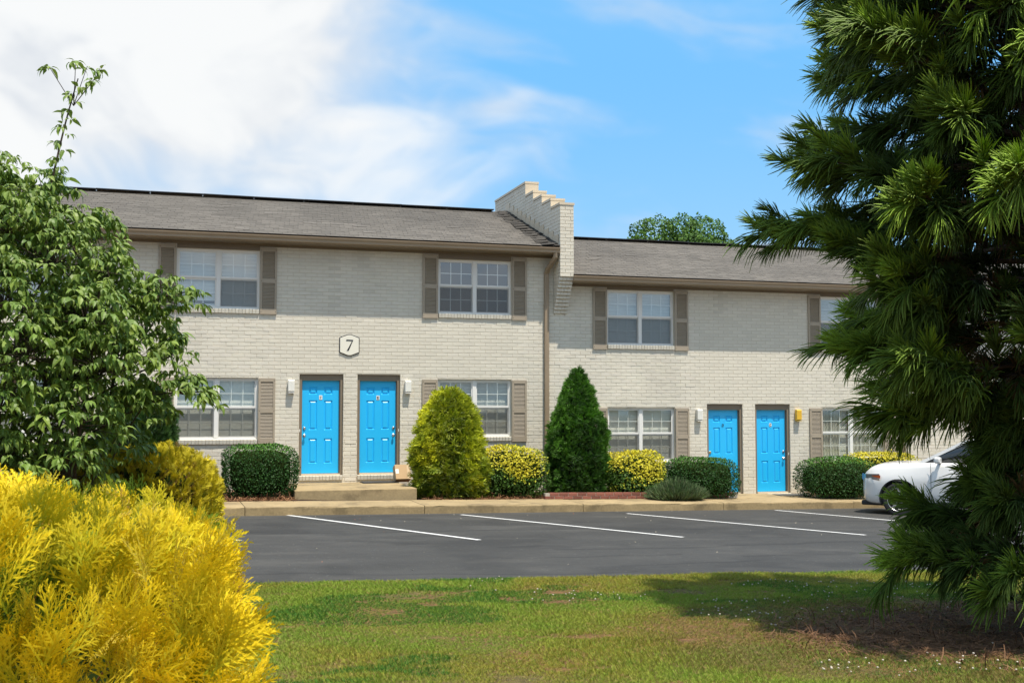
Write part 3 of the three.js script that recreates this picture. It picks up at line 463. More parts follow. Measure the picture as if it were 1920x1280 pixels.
// ------------------------------------------------------------------ things on and by the wall
{ // house number
  const s = thing('number_sign', 'cream six-sided sign with a black number 7 above the blue doors', 'house sign', [3.897, 3.2495, 0.014]);
  const hex = (w, h, k) => { const q = new THREE.Shape(), a = w / 2, b = h / 2; q.moveTo(-a, -b * k); q.lineTo(-a, b * k); q.lineTo(-a * 0.25, b * 0.97); q.quadraticCurveTo(0, b * 1.03, a * 0.25, b * 0.97); q.lineTo(a, b * k); q.lineTo(a, -b * k); q.lineTo(a * 0.25, -b * 0.97); q.quadraticCurveTo(0, -b * 1.03, -a * 0.25, -b * 0.97); q.lineTo(-a, -b * k); return q; };
  part('border', new THREE.ExtrudeGeometry(hex(0.435, 0.468, 0.70), { depth: 0.010, bevelEnabled: true, bevelSize: 0.003, bevelThickness: 0.003, bevelSegments: 2 }), M.black, s);
  part('face', new THREE.ExtrudeGeometry(hex(0.405, 0.435, 0.695), { depth: 0.006, bevelEnabled: true, bevelSize: 0.002, bevelThickness: 0.002, bevelSegments: 1 }).translate(0, 0, 0.012), std({ color: lin(0.80, 0.77, 0.66), roughness: 0.5 }), s);
  const sv = new THREE.Shape([[-0.072, 0.118], [-0.060, 0.116], [0.078, 0.110], [0.072, 0.092], [-0.004, -0.090], [-0.022, -0.128], [-0.066, -0.128], [-0.050, -0.108], [0.050, 0.083], [-0.058, 0.087], [-0.077, 0.082]].map((q) => new THREE.Vector2(...q)));
  part('numeral', new THREE.ExtrudeGeometry(sv, { depth: 0.004, bevelEnabled: false }).translate(0.003, 0.005, 0.0205), M.black, s);
}
function wallLamp(x, y, mat, label, back) { // a slim wall light: back plate, base, ribbed shade
  const l = thing('wall_lamp', label, 'wall lamp', [x, y, 0.01], 0, 'lamps by the doors');
  part('back_plate', new RoundedBoxGeometry(0.12, 0.20, 0.02, 2, 0.004).translate(0, 0.01, 0.008), back, l);
  const s = new THREE.Shape([[0.014, -0.125], [0.088, -0.110], [0.100, -0.10], [0.098, 0.115], [0.085, 0.128], [0.014, 0.128]].map((q) => new THREE.Vector2(...q)));
  const g = new THREE.ExtrudeGeometry(s, { depth: 0.118, bevelEnabled: true, bevelSize: 0.008, bevelThickness: 0.008, bevelSegments: 3 }); g.rotateY(-Math.PI / 2); g.translate(0.059, 0, 0); part('shade', g, mat, l);
  const ribs = new GB(); for (let i = -4; i <= 4; i++) ribs.cbox(i * 0.0115, 0.006, 0.1075, 0.004, 0.19, 0.004, 0.001); part('ribs', ribs.geo(), mat, l);
  part('base', new RoundedBoxGeometry(0.126, 0.018, 0.09, 2, 0.004).translate(0, -0.139, 0.055), back, l);
}
const shadeW = std({ color: lin(0.80, 0.79, 0.73), roughness: 0.35 }), shadeY = std({ color: lin(0.80, 0.50, 0.045), roughness: 0.35 });
wallLamp(2.645, 2.345, shadeW, 'white lamp on the wall beside the door marked F', M.white);
wallLamp(5.195, 2.345, shadeW, 'white lamp on the wall beside the door marked E', M.white);
wallLamp(12.275, 1.715, shadeW, 'white lamp on the wall beside the door marked D', M.white);
wallLamp(14.945, 1.712, shadeY, 'yellow shaded lamp beside the door marked C', std({ color: lin(0.5, 0.36, 0.08) }));
function mat_(x, y, z, w, d, label, c, turn) {
  const m = thing('doormat', label, 'doormat', [x, y, z], turn, null), r = rng(Math.round(x * 100)), g = new THREE.PlaneGeometry(w, d, 24, 12).rotateX(-Math.PI / 2), p = g.attributes.position;
  for (let i = 0; i < p.count; i++) p.setY(i, 0.012 + 0.012 * fbm(p.getX(i) * 5 + x, p.getZ(i) * 5, 3, 500)); g.computeVertexNormals();
  part('pile', g, std({ color: c, roughness: 1, bumpMap: grain, bumpScale: 0.01 }), m); part('rim', gbBars([[0, 0.006, d / 2 + 0.008, w + 0.03, 0.012, 0.016], [0, 0.006, -d / 2 - 0.008, w + 0.03, 0.012, 0.016], [-w / 2 - 0.008, 0.006, 0, 0.014, 0.012, d], [w / 2 + 0.008, 0.006, 0, 0.014, 0.012, d]]), M.black, m);
}
mat_(4.52, 0.271, 0.33, 0.74, 0.42, 'dark grey doormat before the door marked E', lin(0.055, 0.055, 0.055), 0.02);
mat_(14.42, walkY(14.42) - 0.008, 0.62, 0.78, 0.5, 'worn grey doormat before the door marked C', lin(0.12, 0.115, 0.10), -0.12);
{ // parcel leaning by the door
  const p = thing('parcel', 'brown cardboard parcel leaning against the wall by the door marked E', 'parcel', [5.015, 0.272, 0.30], 0.06), t = new THREE.Group(); t.name = 'carton'; t.rotation.x = -0.42; p.add(t);
  const card = std({ color: lin(0.52, 0.36, 0.20), map: mottle, bumpMap: fineBump, bumpScale: 0.001, roughness: 0.9 });
  part('body', new RoundedBoxGeometry(0.335, 0.335, 0.19, 2, 0.006).translate(0, 0.1675, -0.095 + 0.19), card, t);
  part('tape', gbBars([[0, 0.337, 0.095, 0.336, 0.001, 0.05], [0.12, 0.1675, 0.1906, 0.05, 0.33, 0.0006]]), std({ color: lin(0.56, 0.42, 0.26), roughness: 0.3 }), t); part('label', gbBars([[-0.125, 0.18, 0.1908, 0.07, 0.10, 0.0006]]), M.white, t);
}
{ // brick edging of the bed beside the landing
  const e = thing('brick_edging', 'low edging of red bricks in two courses along the bed and sidewalk', 'brick edging'), r = rng(77), shapes = [0, 1, 2, 3].map((k) => { const g = new GB(), c = 0.75 + 0.2 * k; g.cbox(0, 0, 0, 0.205, 0.062, 0.10, 0.005); return g.geo(); });
  const mats = [0.75, 0.92, 1.08, 1.2].map((k) => { const m = M.redBrick.clone(); m.color.multiplyScalar(k); return m; });
  const x0 = 7.62, x1 = 12.02, front = (x) => kerbZ(x) - 1.27; const core = new GB();
  for (let c = 0; c < 2; c++) for (let x = x0 + (c ? 0.107 : 0); x < x1; x += 0.2145) { const b = part('brick', shapes[0], mats[Math.floor(r() * 4)], e); b.position.set(x + 0.1, walkY(x) + 0.036 + c * 0.0705, front(x + 0.1) + (r() - .5) * .006); b.rotation.set((r() - .5) * .02, 0.119 + (r() - .5) * .02, -0.0243 + (r() - .5) * .02); }
  for (let x = x0; x < x1 - 0.05; x += 0.43) { core.m = new THREE.Matrix4().makeRotationY(0.119).setPosition(x + 0.215, walkY(x) + 0.065, front(x + 0.215)); core.box(0, 0, -0.004, 0.425, 0.125, 0.086); } core.m = null; part('joints', core.geo(), std({ color: lin(0.42, 0.38, 0.32), roughness: 1 }), e);
}
{ // splash block and pipe end under the downspout
  const g = new THREE.Group(); const s = thing('splash_block', 'small concrete splash block under the downspout beside the green evergreen', 'splash block', [8.43, bedY(8.43), 0.35]);
  part('tray', gbBars([[0, 0.03, 0.1, 0.26, 0.04, 0.5]]), M.concrete, s); part('lip', gbBars([[-0.12, 0.065, 0.1, 0.03, 0.03, 0.5], [0.12, 0.065, 0.1, 0.03, 0.03, 0.5]]), M.concrete, s);
}
// ------------------------------------------------------------------ white car parked nose to the kerb
{
  const car = thing('parked_car', 'white crossover car parked nose to the kerb behind the drooping conifer', 'car');
  const L = 4.65, HW = 0.9;   // local axes: +x forwards, y up, z to its right; origin on the ground under its middle
  const heading = Math.atan2(-0.655, -0.755); // x, z of the nose direction
  const dirx = -0.655, dirz = -0.755; car.position.set(15.12 + 1.42 * 0.655, lotY(15.6, 4.9) - 0.005, 4.15 + 1.42 * 0.755); car.rotation.y = Math.atan2(-dirz, dirx); car.rotation.z = 0.0;
  const paint = new THREE.MeshPhysicalMaterial({ color: lin(0.76, 0.755, 0.73), roughness: 0.35, clearcoat: 1, clearcoatRoughness: 0.03 }), glass = new THREE.MeshPhysicalMaterial({ color: lin(0.02, 0.025, 0.028), roughness: 0.03, ior: 1.6 }), plastic = std({ color: lin(0.02, 0.02, 0.021), roughness: 0.6 });
  // loft: [x, bottom, waist, top, half width at waist, half width at top]
  const st = [[2.24, 0.42, 0.62, 0.76, 0.52, 0.46], [2.20, 0.30, 0.62, 0.84, 0.62, 0.54], [2.11, 0.25, 0.64, 0.93, 0.76, 0.64], [1.95, 0.23, 0.66, 1.02, 0.85, 0.72], [1.68, 0.22, 0.68, 1.07, 0.89, 0.77], [1.2, 0.22, 0.70, 1.09, 0.9, 0.80], [0.85, 0.22, 0.72, 1.115, 0.9, 0.82], [0.3, 0.22, 0.74, 1.13, 0.9, 0.83], [-0.8, 0.22, 0.76, 1.14, 0.9, 0.83], [-1.7, 0.24, 0.78, 1.15, 0.89, 0.81], [-2.1, 0.28, 0.80, 1.13, 0.84, 0.76], [-2.3, 0.40, 0.80, 1.05, 0.72, 0.68]];
  const ring = ([x, b, w, t, hw, ht]) => { const q = [[0, b], [hw * 0.78, b], [hw * 0.96, b + 0.05], [hw, b + (w - b) * 0.5], [hw * 1.0, w], [hw * 0.985, w + (t - w) * 0.35], [lerp(hw, ht, 0.72), w + (t - w) * 0.72], [ht, t - 0.025], [ht * 0.86, t], [ht * 0.45, t + 0.022], [0, t + 0.03]]; return [...q.map(([z, y]) => [x, y, z]), ...q.slice(1, -1).reverse().map(([z, y]) => [x, y, -z])]; };
  const loft = (stations, rf) => { const R = stations.map(rf), m = R[0].length, p = R.flat(2), ix = []; for (let i = 0; i + 1 < R.length; i++) for (let k = 0; k < m; k++) { const a = i * m + k, b = i * m + (k + 1) % m, c = a + m, d = b + m; ix.push(a, b, c, b, d, c); } for (let k = 1; k + 1 < m; k++) { ix.push(0, k + 1, k); const o = (R.length - 1) * m; ix.push(o, o + k, o + k + 1); } const g = new THREE.BufferGeometry(); g.setAttribute('position', new THREE.Float32BufferAttribute(p, 3)); g.setIndex(ix); g.computeVertexNormals(); return g; };
  const smoothSt = (a, per) => { const cs = a[0].map((_, k) => a.map((s) => s[k])), out = []; const cr = (v, i, t) => { const g = (j) => v[clamp(j, 0, v.length - 1)], [p0, p1, p2, p3] = [g(i - 1), g(i), g(i + 1), g(i + 2)]; return 0.5 * (2 * p1 + (p2 - p0) * t + (2 * p0 - 5 * p1 + 4 * p2 - p3) * t * t + (3 * p1 - p0 - 3 * p2 + p3) * t * t * t); }; for (let i = 0; i + 1 < a.length; i++) for (let k = 0; k < per; k++) out.push(cs.map((v) => cr(v, i, k / per))); out.push(a[a.length - 1]); return out; };
  let body = new Brush(loft(smoothSt(st, 4), ring)); body.geometry.setAttribute('uv', new THREE.Float32BufferAttribute(new Float32Array(body.geometry.attributes.position.count * 2), 2)); body.updateMatrixWorld();
  const ev = new Evaluator(); ev.useGroups = false; const AX = [1.42, -1.3], WR = 0.345;
  for (const x of AX) for (const s of [-1, 1]) { const c = new Brush(new THREE.CylinderGeometry(WR + 0.065, WR + 0.065, 0.5, 40).rotateX(Math.PI / 2)); c.position.set(x, WR + 0.01, s * 0.80); c.updateMatrixWorld(); body = ev.evaluate(body, c, SUBTRACTION); }
  part('body', body.geometry, paint, car);
  // cabin
  const cab = [[0.98, 1.10, 1.12, 0.74, 0.72], [0.55, 1.11, 1.36, 0.80, 0.66], [0.1, 1.12, 1.57, 0.81, 0.61], [-0.5, 1.13, 1.655, 0.81, 0.60], [-1.3, 1.14, 1.64, 0.80, 0.58], [-1.9, 1.13, 1.50, 0.76, 0.55], [-2.2, 1.1, 1.14, 0.70, 0.62]];
  const cring = (k) => ([x, b, t, hb, ht]) => { const q = k ? [[0, t - 0.06], [ht + 0.012, t - 0.06], [ht * 0.99, t - 0.02], [ht * 0.86, t + 0.012], [0, t + 0.03]] : [[0, b - 0.04], [hb, b - 0.04], [lerp(hb, ht, 0.55), lerp(b, t, 0.55)], [ht, t - 0.02], [0, t]]; return [...q.map(([z, y]) => [x, y, z]), ...q.slice(1, -1).reverse().map(([z, y]) => [x, y, -z])]; };
  part('windows', loft(smoothSt(cab, 3), cring(0)), glass, car); part('roof', loft(smoothSt(cab.slice(1, 6), 3), cring(1)), paint, car);
  for (const s of [-1, 1]) {
    const pg = new GB(); for (const [a, b] of [[[1.0, 1.10, 0.745], [0.12, 1.555, 0.622]], [[-0.35, 1.12, 0.812], [-0.42, 1.63, 0.612]], [[-1.25, 1.13, 0.808], [-1.32, 1.61, 0.60]]]) { const A = V(a[0], a[1], a[2] * s), B = V(b[0], b[1], b[2] * s), q = new THREE.Quaternion().setFromUnitVectors(V(0, 1, 0), B.clone().sub(A).normalize()); pg.m = new THREE.Matrix4().compose(A.clone().add(B).multiplyScalar(0.5), q, V(1, 1, 1)); pg.box(0, 0, 0, 0.06, A.distanceTo(B), 0.03); } part('pillar', pg.geo(), s < 0 ? paint : paint, car, 'stuff');
    const mir = part('mirror', new RoundedBoxGeometry(0.13, 0.13, 0.20, 3, 0.045), paint, car); mir.position.set(0.62, 1.17, s * 0.99); part('mirror_mount', gbBars([[0.62, 1.12, s * 0.86, 0.06, 0.03, 0.14]]), plastic, car);
    // headlight: dark housing, orange marker and a bluish lens edge wrapping round the nose
    const hl = new THREE.Group(); hl.name = 'headlight'; car.add(hl);
    const lens = (x0, x1, y0, y1, z0, z1, mat, n) => { const g = new GB(), P = (t, v) => V(lerp(x0, x1, t), lerp(y0 + 0.05 * (1 - t) , y1 - 0.015 * (1 - t), v), s * (lerp(z0, z1, Math.pow(t, 0.6)))); for (let i = 0; i < 6; i++) { const q = [P(i / 6, 0), P((i + 1) / 6, 0), P((i + 1) / 6, 1), P(i / 6, 1)]; g.quad(...(s > 0 ? q.reverse() : q)); } part(n, g.geo(), mat, hl); };
    lens(2.19, 1.80, 0.72, 0.86, 0.66, 0.905, new THREE.MeshPhysicalMaterial({ color: lin(0.35, 0.36, 0.37), roughness: 0.08, metalness: 0.5, clearcoat: 1 }), 'lens'); lens(1.98, 1.78, 0.765, 0.835, 0.83, 0.915, std({ color: lin(0.62, 0.10, 0.02), roughness: 0.2 }), 'marker'); lens(2.24, 2.18, 0.70, 0.86, 0.58, 0.68, std({ color: lin(0.05, 0.30, 0.62), roughness: 0.15 }), 'reflector');
    part('fog_lamp', new THREE.CylinderGeometry(0.05, 0.05, 0.03, 20).rotateZ(Math.PI / 2).rotateY(-s * 0.6).translate(2.13, 0.44, s * 0.68), M.steel, car);
    part('sill_trim', gbBars([[0.05, 0.27, s * 0.885, 2.0, 0.09, 0.04]]), plastic, car);
    const seam = new GB(); for (const x of [0.78, -0.38]) seam.box(x, 0.72, s * 0.902, 0.008, 0.78, 0.004); part('door_gap', seam.geo(), plastic, car, 'stuff'); part('handle', new RoundedBoxGeometry(0.17, 0.03, 0.03, 2, 0.01).translate(-0.2, 0.9, s * 0.905), paint, car);
  }
  part('front_skirt', new RoundedBoxGeometry(0.5, 0.1, 1.3, 2, 0.03).translate(2.0, 0.245, 0), plastic, car); part('grille', gbBars([[2.22, 0.66, 0, 0.05, 0.14, 0.8]]), plastic, car);
  const tyre = new THREE.LatheGeometry([[0.235, -0.10], [0.30, -0.112], [0.335, -0.10], [0.345, -0.06], [0.345, 0.06], [0.335, 0.10], [0.30, 0.112], [0.235, 0.10]].map((q) => new THREE.Vector2(...q)), 44).rotateX(Math.PI / 2);
  const rimG = [new THREE.LatheGeometry([[0.236, -0.09], [0.24, 0.06], [0.245, 0.1], [0.232, 0.102], [0.222, 0.08], [0.215, -0.06]].map((q) => new THREE.Vector2(...q)), 44).rotateX(Math.PI / 2), new THREE.CylinderGeometry(0.06, 0.07, 0.04, 20).rotateX(Math.PI / 2).translate(0, 0, 0.075)];
  for (let k = 0; k < 10; k++) { const g = new RoundedBoxGeometry(0.026, 0.19, 0.022, 1, 0.006).translate((k % 2 ? 1 : -1) * 0.010, 0.14, 0.078).rotateZ((Math.floor(k / 2) * 2 * Math.PI) / 5 + (k % 2 ? 0.14 : -0.14)); rimG.push(g); }
  const rim = mergeGeometries(rimG.map((g) => { const q = g.index ? g.toNonIndexed() : g; for (const n of Object.keys(q.attributes)) if (!['position', 'normal', 'uv'].includes(n)) q.deleteAttribute(n); return q; }));
  for (const x of AX) for (const s of [-1, 1]) { const w = new THREE.Group(); w.name = 'wheel'; w.position.set(x, WR, s * 0.78); if (s < 0) w.rotation.y = Math.PI; car.add(w); part('tyre', tyre, std({ color: lin(0.022, 0.022, 0.022), roughness: 0.9 }), w); part('rim', rim, M.steel, w); part('brake_disc', new THREE.CylinderGeometry(0.2, 0.2, 0.02, 32).rotateX(Math.PI / 2).translate(0, 0, 0.0), M.black, w); }
  part('underbody', gbBars([[0, 0.30, 0, 3.9, 0.1, 1.25], [1.42, 0.45, 0, 0.86, 0.5, 1.2], [-1.3, 0.45, 0, 0.86, 0.5, 1.2]]), plastic, car);
}
// ------------------------------------------------------------------ plants
const up = V(0, 1, 0), qa = new THREE.Quaternion(), qb = new THREE.Quaternion();
// a matrix that puts a leaf's tip (its +y) along dir and turns its face (+z) as near to facing as it can
function leafM(p, dir, facing, s, roll = 0) {
  const y = dir.clone().normalize(); let z = facing.clone().addScaledVector(y, -facing.dot(y)); if (z.lengthSq() < 1e-6) z = V(y.y, -y.x, 0.01); z.normalize();
  const x = y.clone().cross(z); const m = new THREE.Matrix4().makeBasis(x, y, z); if (roll) m.multiply(new THREE.Matrix4().makeRotationY(roll));
  return m.scale(typeof s === 'number' ? V(s, s, s) : s).setPosition(p);
}
const rv = (r) => { let v; do v = V(r() * 2 - 1, r() * 2 - 1, r() * 2 - 1); while (v.lengthSq() > 1 || v.lengthSq() < 0.01); return v.normalize(); };
function ribbon(gb, pts, ws, nrm, cols) {   // flat strip along points
  for (let i = 0; i + 1 < pts.length; i++) {
    const t = pts[i + 1].clone().sub(pts[i]).normalize(), s = t.clone().cross(nrm).normalize(), a = pts[i], b = pts[i + 1], k = gb.p.length / 3;
    [[a, -ws[i], i], [a, ws[i], i], [b, ws[i + 1], i + 1], [b, -ws[i + 1], i + 1]].forEach(([q, w, j]) => { const v = q.clone().addScaledVector(s, w); gb.p.push(v.x, v.y, v.z); gb.n.push(nrm.x, nrm.y, nrm.z); gb.u.push(v.x, v.y); const c = cols[j]; gb.c.push(c[0], c[1], c[2]); });
    gb.i.push(k, k + 1, k + 2, k, k + 2, k + 3);
  }
}
function blade(len, wid, fold, droop, n = 4, tone = [1, 1, 1]) {  // one leaf: folded along its midrib and curved, tip along +y, face +z
  const gb = new GB(), P = []; for (let i = 0; i <= n; i++) { const t = i / n, w = wid * Math.sin(Math.PI * Math.pow(t, 0.75)) * (1 - 0.25 * t) * 0.5, a = droop * t, y = len * (droop ? Math.sin(a) / droop : t), z = -len * (droop ? (1 - Math.cos(a)) / droop : 0); P.push([y, z, w]); }
  for (let i = 0; i < n; i++) for (const s of [-1, 1]) { const [y0, z0, w0] = P[i], [y1, z1, w1] = P[i + 1], q = [V(0, y0, z0), V(s * w0, y0, z0 + w0 * fold), V(s * w1, y1, z1 + w1 * fold), V(0, y1, z1)]; gb.tint = tone; gb.quad(...(s > 0 ? q : q.reverse())); }
  return gb.geo(true);
}
// a flat fern-like spray of scale leaves (thuja): axis, side shoots, shorter shoots on those
function fanSpray(seed, o) {
  const r = rng(seed), gb = new GB(), nz = V(0, 0, 1), tip = o.tip, base = o.base, mix = (t) => [0, 1, 2].map((k) => lerp(base[k], tip[k], clamp(t, 0, 1)));
  const shoot = (p, ang, len, w, t0, lvl) => {
    const n = lvl ? 3 : 5, pts = [], ws = [], cs = [], bend = (r() - 0.5) * 0.5; let q = p.clone(), a = ang; const nn = nz.clone().add(V((r() - .5) * .5, (r() - .5) * .5, 0)).normalize();
    for (let i = 0; i <= n; i++) { const t = i / n; pts.push(q.clone()); ws.push(w * (i === n ? 0.25 : 1 - 0.35 * t) * (0.8 + 0.4 * r())); cs.push(mix(t0 + (1 - t0) * t * (lvl ? 1 : 0.9))); q = q.clone().add(V(Math.sin(a) * len / n, Math.cos(a) * len / n, (r() - 0.5) * len * 0.10 - o.curl * len * t * 0.12)); a += bend / n; }
    ribbon(gb, pts, ws, nn, cs);
    if (lvl < o.levels) { const m = lvl ? o.sub : o.shoots; for (let i = 1; i <= m; i++) { const t = (i - 0.3) / (m + 0.4), k = Math.min(n - 1, Math.floor(t * n)), s = i % 2 ? 1 : -1, pp = pts[k].clone().lerp(pts[k + 1], t * n - k), env = lvl ? 1 - t * 0.75 : Math.sin(Math.PI * Math.pow(0.12 + 0.80 * t, 0.8)); shoot(pp, ang + bend * t + s * (0.72 - 0.25 * t + 0.2 * (r() - .5)), len * (lvl ? 0.42 : 0.62) * env * (0.85 + 0.3 * r()), w * 0.86, clamp(t0 + 0.15 + 0.5 * t, 0, 1), lvl + 1); } }
  };
  shoot(V(0, 0, 0), 0, o.len, o.w, 0, 0); return gb.geo(true);
}
// a shrub: leaves in the outer shell of a lumpy body, a solid dark core inside, short stems to the ground
function shrub(o) {
  const r = rng(o.seed), g = thing(o.name, o.label, o.category, [o.x, o.y, o.z], 0, o.group), items = [];
  const R = (d) => { let k; if (o.cone) { const t = clamp(d.y * 0.5 + 0.5, 0, 1); k = 1; } else k = 1 / Math.pow(Math.pow(Math.abs(d.x), o.pow) + Math.pow(Math.abs(d.y), o.pow) + Math.pow(Math.abs(d.z), o.pow), 1 / o.pow); return k; };
  const knots = []; if (o.knots) for (let i = 0; i < o.knots; i++) { const t = Math.pow((i + 0.5) / o.knots, 1.15), a = i * 2.39996 + r() * 0.8, f = o.profile(t); knots.push(V(Math.cos(a) * o.rx * f, t * o.h + (r() - .5) * .1, Math.sin(a) * o.rz * f)); }
  const lump = (p) => { let b = 0; if (o.knots) { let d = 9; for (const k of knots) d = Math.min(d, k.distanceToSquared(p)); b = o.knotAmp * (1.0 - 1.7 * Math.min(1, Math.sqrt(d) / o.knotSize)); } return 1 + b + o.lump * (noise3(p.x * o.lf, p.y * o.lf, p.z * o.lf, o.seed) - 0.5) * 2; };
  const place = (d, depth) => { // surface point for a direction, depth 0 at the skin
    if (o.cone) { const t = d.t, rr = o.profile(t), q = V(Math.cos(d.a) * o.rx * rr, t * o.h, Math.sin(d.a) * o.rz * rr), l = lump(q) * (1 - depth); const n = V(Math.cos(d.a), 0.35 + (t > 0.85 ? 1 : 0), Math.sin(d.a)).normalize(); return [V(q.x * l, q.y * (t > 0.8 ? 0.9 + 0.1 * l : 1), q.z * l), n]; }
    const k = R(d), q = V(d.x * k * o.rx, d.y * k * o.h / 2, d.z * k * o.rz), l = lump(q) * (1 - depth); const n = V(Math.sign(d.x) * Math.pow(Math.abs(d.x * k), o.pow - 1) / o.rx, Math.sign(d.y) * Math.pow(Math.abs(d.y * k), o.pow - 1) / (o.h / 2), Math.sign(d.z) * Math.pow(Math.abs(d.z * k), o.pow - 1) / o.rz).normalize(); q.multiplyScalar(l); q.y += o.h / 2; return [q, n];
  };
  for (let i = 0; i < o.count; i++) {
    let d; if (o.cone) { const t = Math.pow(r(), 0.9); d = { t: 1 - Math.pow(1 - t, 1 / 1.25), a: r() * Math.PI * 2 }; } else d = rv(r);
    const depth = o.shell * r() * r() + (r() > 0.972 ? -0.09 * r() : 0), [p, n] = place(d, depth); if (p.y < 0.02 + (o.lift ?? 0) * (0.7 + 0.6 * r())) continue;
    const dir = n.clone().multiplyScalar(o.out).add(V(0, o.upw, 0)).addScaledVector(rv(r), o.jit), face = o.flat ? rv(r).setY(0.15) : n.clone().addScaledVector(rv(r), 0.7).add(V(0, 0.35, 0));
    items.push({ m: leafM(p, dir, face, o.size * (0.7 + 0.6 * r())), c: o.color(p, n, depth, r), k: p.z + n.z * 0.2 + p.y * 0.2 });
  }
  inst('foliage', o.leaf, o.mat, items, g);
  // added solid core, its dark green standing in for the shaded inside
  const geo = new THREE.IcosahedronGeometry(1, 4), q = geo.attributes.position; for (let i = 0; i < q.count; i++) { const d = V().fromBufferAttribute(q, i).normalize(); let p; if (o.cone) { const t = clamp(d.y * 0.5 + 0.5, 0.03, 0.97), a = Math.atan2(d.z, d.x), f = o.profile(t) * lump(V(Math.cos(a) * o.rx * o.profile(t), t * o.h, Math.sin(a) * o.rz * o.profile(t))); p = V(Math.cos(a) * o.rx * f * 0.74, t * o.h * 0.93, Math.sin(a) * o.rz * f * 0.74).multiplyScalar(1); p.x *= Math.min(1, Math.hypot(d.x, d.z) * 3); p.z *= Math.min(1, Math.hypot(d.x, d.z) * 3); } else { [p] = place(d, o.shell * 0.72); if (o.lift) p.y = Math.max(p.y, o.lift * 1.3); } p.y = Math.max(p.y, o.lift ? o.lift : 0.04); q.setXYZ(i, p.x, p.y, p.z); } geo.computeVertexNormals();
  part('inner_core', geo, o.inner ?? innerM, g);
  const st = []; for (let i = 0; i < 5; i++) { const a = r() * 6.28, b = 0.12 + 0.2 * r(); st.push(new THREE.TubeGeometry(new THREE.QuadraticBezierCurve3(V(Math.cos(a) * 0.04, -0.12, Math.sin(a) * 0.04), V(Math.cos(a) * b * 0.4 * o.rx, o.h * 0.25, Math.sin(a) * b * o.rz), V(Math.cos(a) * b * 1.6 * o.rx, o.h * 0.5, Math.sin(a) * b * 1.6 * o.rz)), 5, 0.014, 5)); } part('stems', mergeGeometries(st), M.bark, g);
  return g;
}
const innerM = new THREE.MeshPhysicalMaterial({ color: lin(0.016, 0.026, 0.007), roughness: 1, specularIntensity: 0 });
const hollyLeaf = blade(1, 0.62, 0.25, 0.5, 2), roundLeaf = blade(1, 0.6, 0.2, 0.7, 3);
const hedgeMat = leafMat(0.25, 0.5), softMat = leafMat(0.35, 0.55), thujaMat = leafMat(0.3, 0.7);
const vary = (c, k) => lin(c[0] * k, c[1] * k, c[2] * k), mixc = (a, b, t) => [0, 1, 2].map((i) => lerp(a[i], b[i], clamp(t, 0, 1)));
const holly = (brighten) => (p, n, d, r) => { const t = smoothstep(n.y, 0.5, 0.95) * (brighten ?? 0.7) * (0.4 + r()); return vary(mixc([0.024, 0.085, 0.010], [0.11, 0.28, 0.02], t * (r() > 0.35 ? 1 : 0.2)), 0.7 + 0.6 * r()); };  // leaves that face upwards get a brighter green
// three clipped dark green hedges
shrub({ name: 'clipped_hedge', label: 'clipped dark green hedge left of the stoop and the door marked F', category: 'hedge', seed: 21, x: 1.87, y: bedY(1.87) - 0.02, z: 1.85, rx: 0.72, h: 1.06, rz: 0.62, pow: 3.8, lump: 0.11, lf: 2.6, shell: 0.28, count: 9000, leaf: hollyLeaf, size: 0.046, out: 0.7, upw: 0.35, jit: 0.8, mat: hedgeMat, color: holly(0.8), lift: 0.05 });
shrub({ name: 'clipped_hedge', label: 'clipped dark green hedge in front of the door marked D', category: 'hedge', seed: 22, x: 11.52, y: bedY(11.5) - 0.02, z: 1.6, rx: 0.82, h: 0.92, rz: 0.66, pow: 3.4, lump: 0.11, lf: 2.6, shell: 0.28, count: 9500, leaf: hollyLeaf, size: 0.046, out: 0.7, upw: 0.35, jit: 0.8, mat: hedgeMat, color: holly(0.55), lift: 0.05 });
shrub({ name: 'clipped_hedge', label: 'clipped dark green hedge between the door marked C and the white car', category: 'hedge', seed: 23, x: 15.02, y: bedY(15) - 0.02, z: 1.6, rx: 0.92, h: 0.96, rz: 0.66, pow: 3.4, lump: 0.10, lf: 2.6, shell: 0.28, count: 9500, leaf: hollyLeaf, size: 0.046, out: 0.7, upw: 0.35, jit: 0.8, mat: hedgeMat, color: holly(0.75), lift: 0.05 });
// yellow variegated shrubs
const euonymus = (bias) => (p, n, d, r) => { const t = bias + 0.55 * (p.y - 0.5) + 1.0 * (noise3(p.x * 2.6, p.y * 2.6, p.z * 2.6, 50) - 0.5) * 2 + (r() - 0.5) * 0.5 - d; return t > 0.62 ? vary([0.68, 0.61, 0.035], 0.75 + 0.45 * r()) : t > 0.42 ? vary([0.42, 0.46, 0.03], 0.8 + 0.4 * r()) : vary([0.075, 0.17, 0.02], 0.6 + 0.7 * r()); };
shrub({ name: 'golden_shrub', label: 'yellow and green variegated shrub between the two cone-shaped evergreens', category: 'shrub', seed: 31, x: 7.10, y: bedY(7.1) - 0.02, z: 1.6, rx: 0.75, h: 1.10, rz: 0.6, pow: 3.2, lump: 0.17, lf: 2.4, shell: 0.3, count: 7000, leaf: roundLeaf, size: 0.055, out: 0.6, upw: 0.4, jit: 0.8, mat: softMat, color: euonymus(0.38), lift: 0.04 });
shrub({ name: 'golden_shrub', label: 'golden shrub under the window between the green evergreen and the lavender', category: 'shrub', seed: 32, x: 9.98, y: bedY(10) - 0.02, z: 1.45, rx: 0.70, h: 1.02, rz: 0.6, pow: 3.6, lump: 0.14, lf: 2.4, shell: 0.3, count: 7000, leaf: roundLeaf, size: 0.055, out: 0.6, upw: 0.4, jit: 0.8, mat: softMat, color: euonymus(0.55), lift: 0.04 });
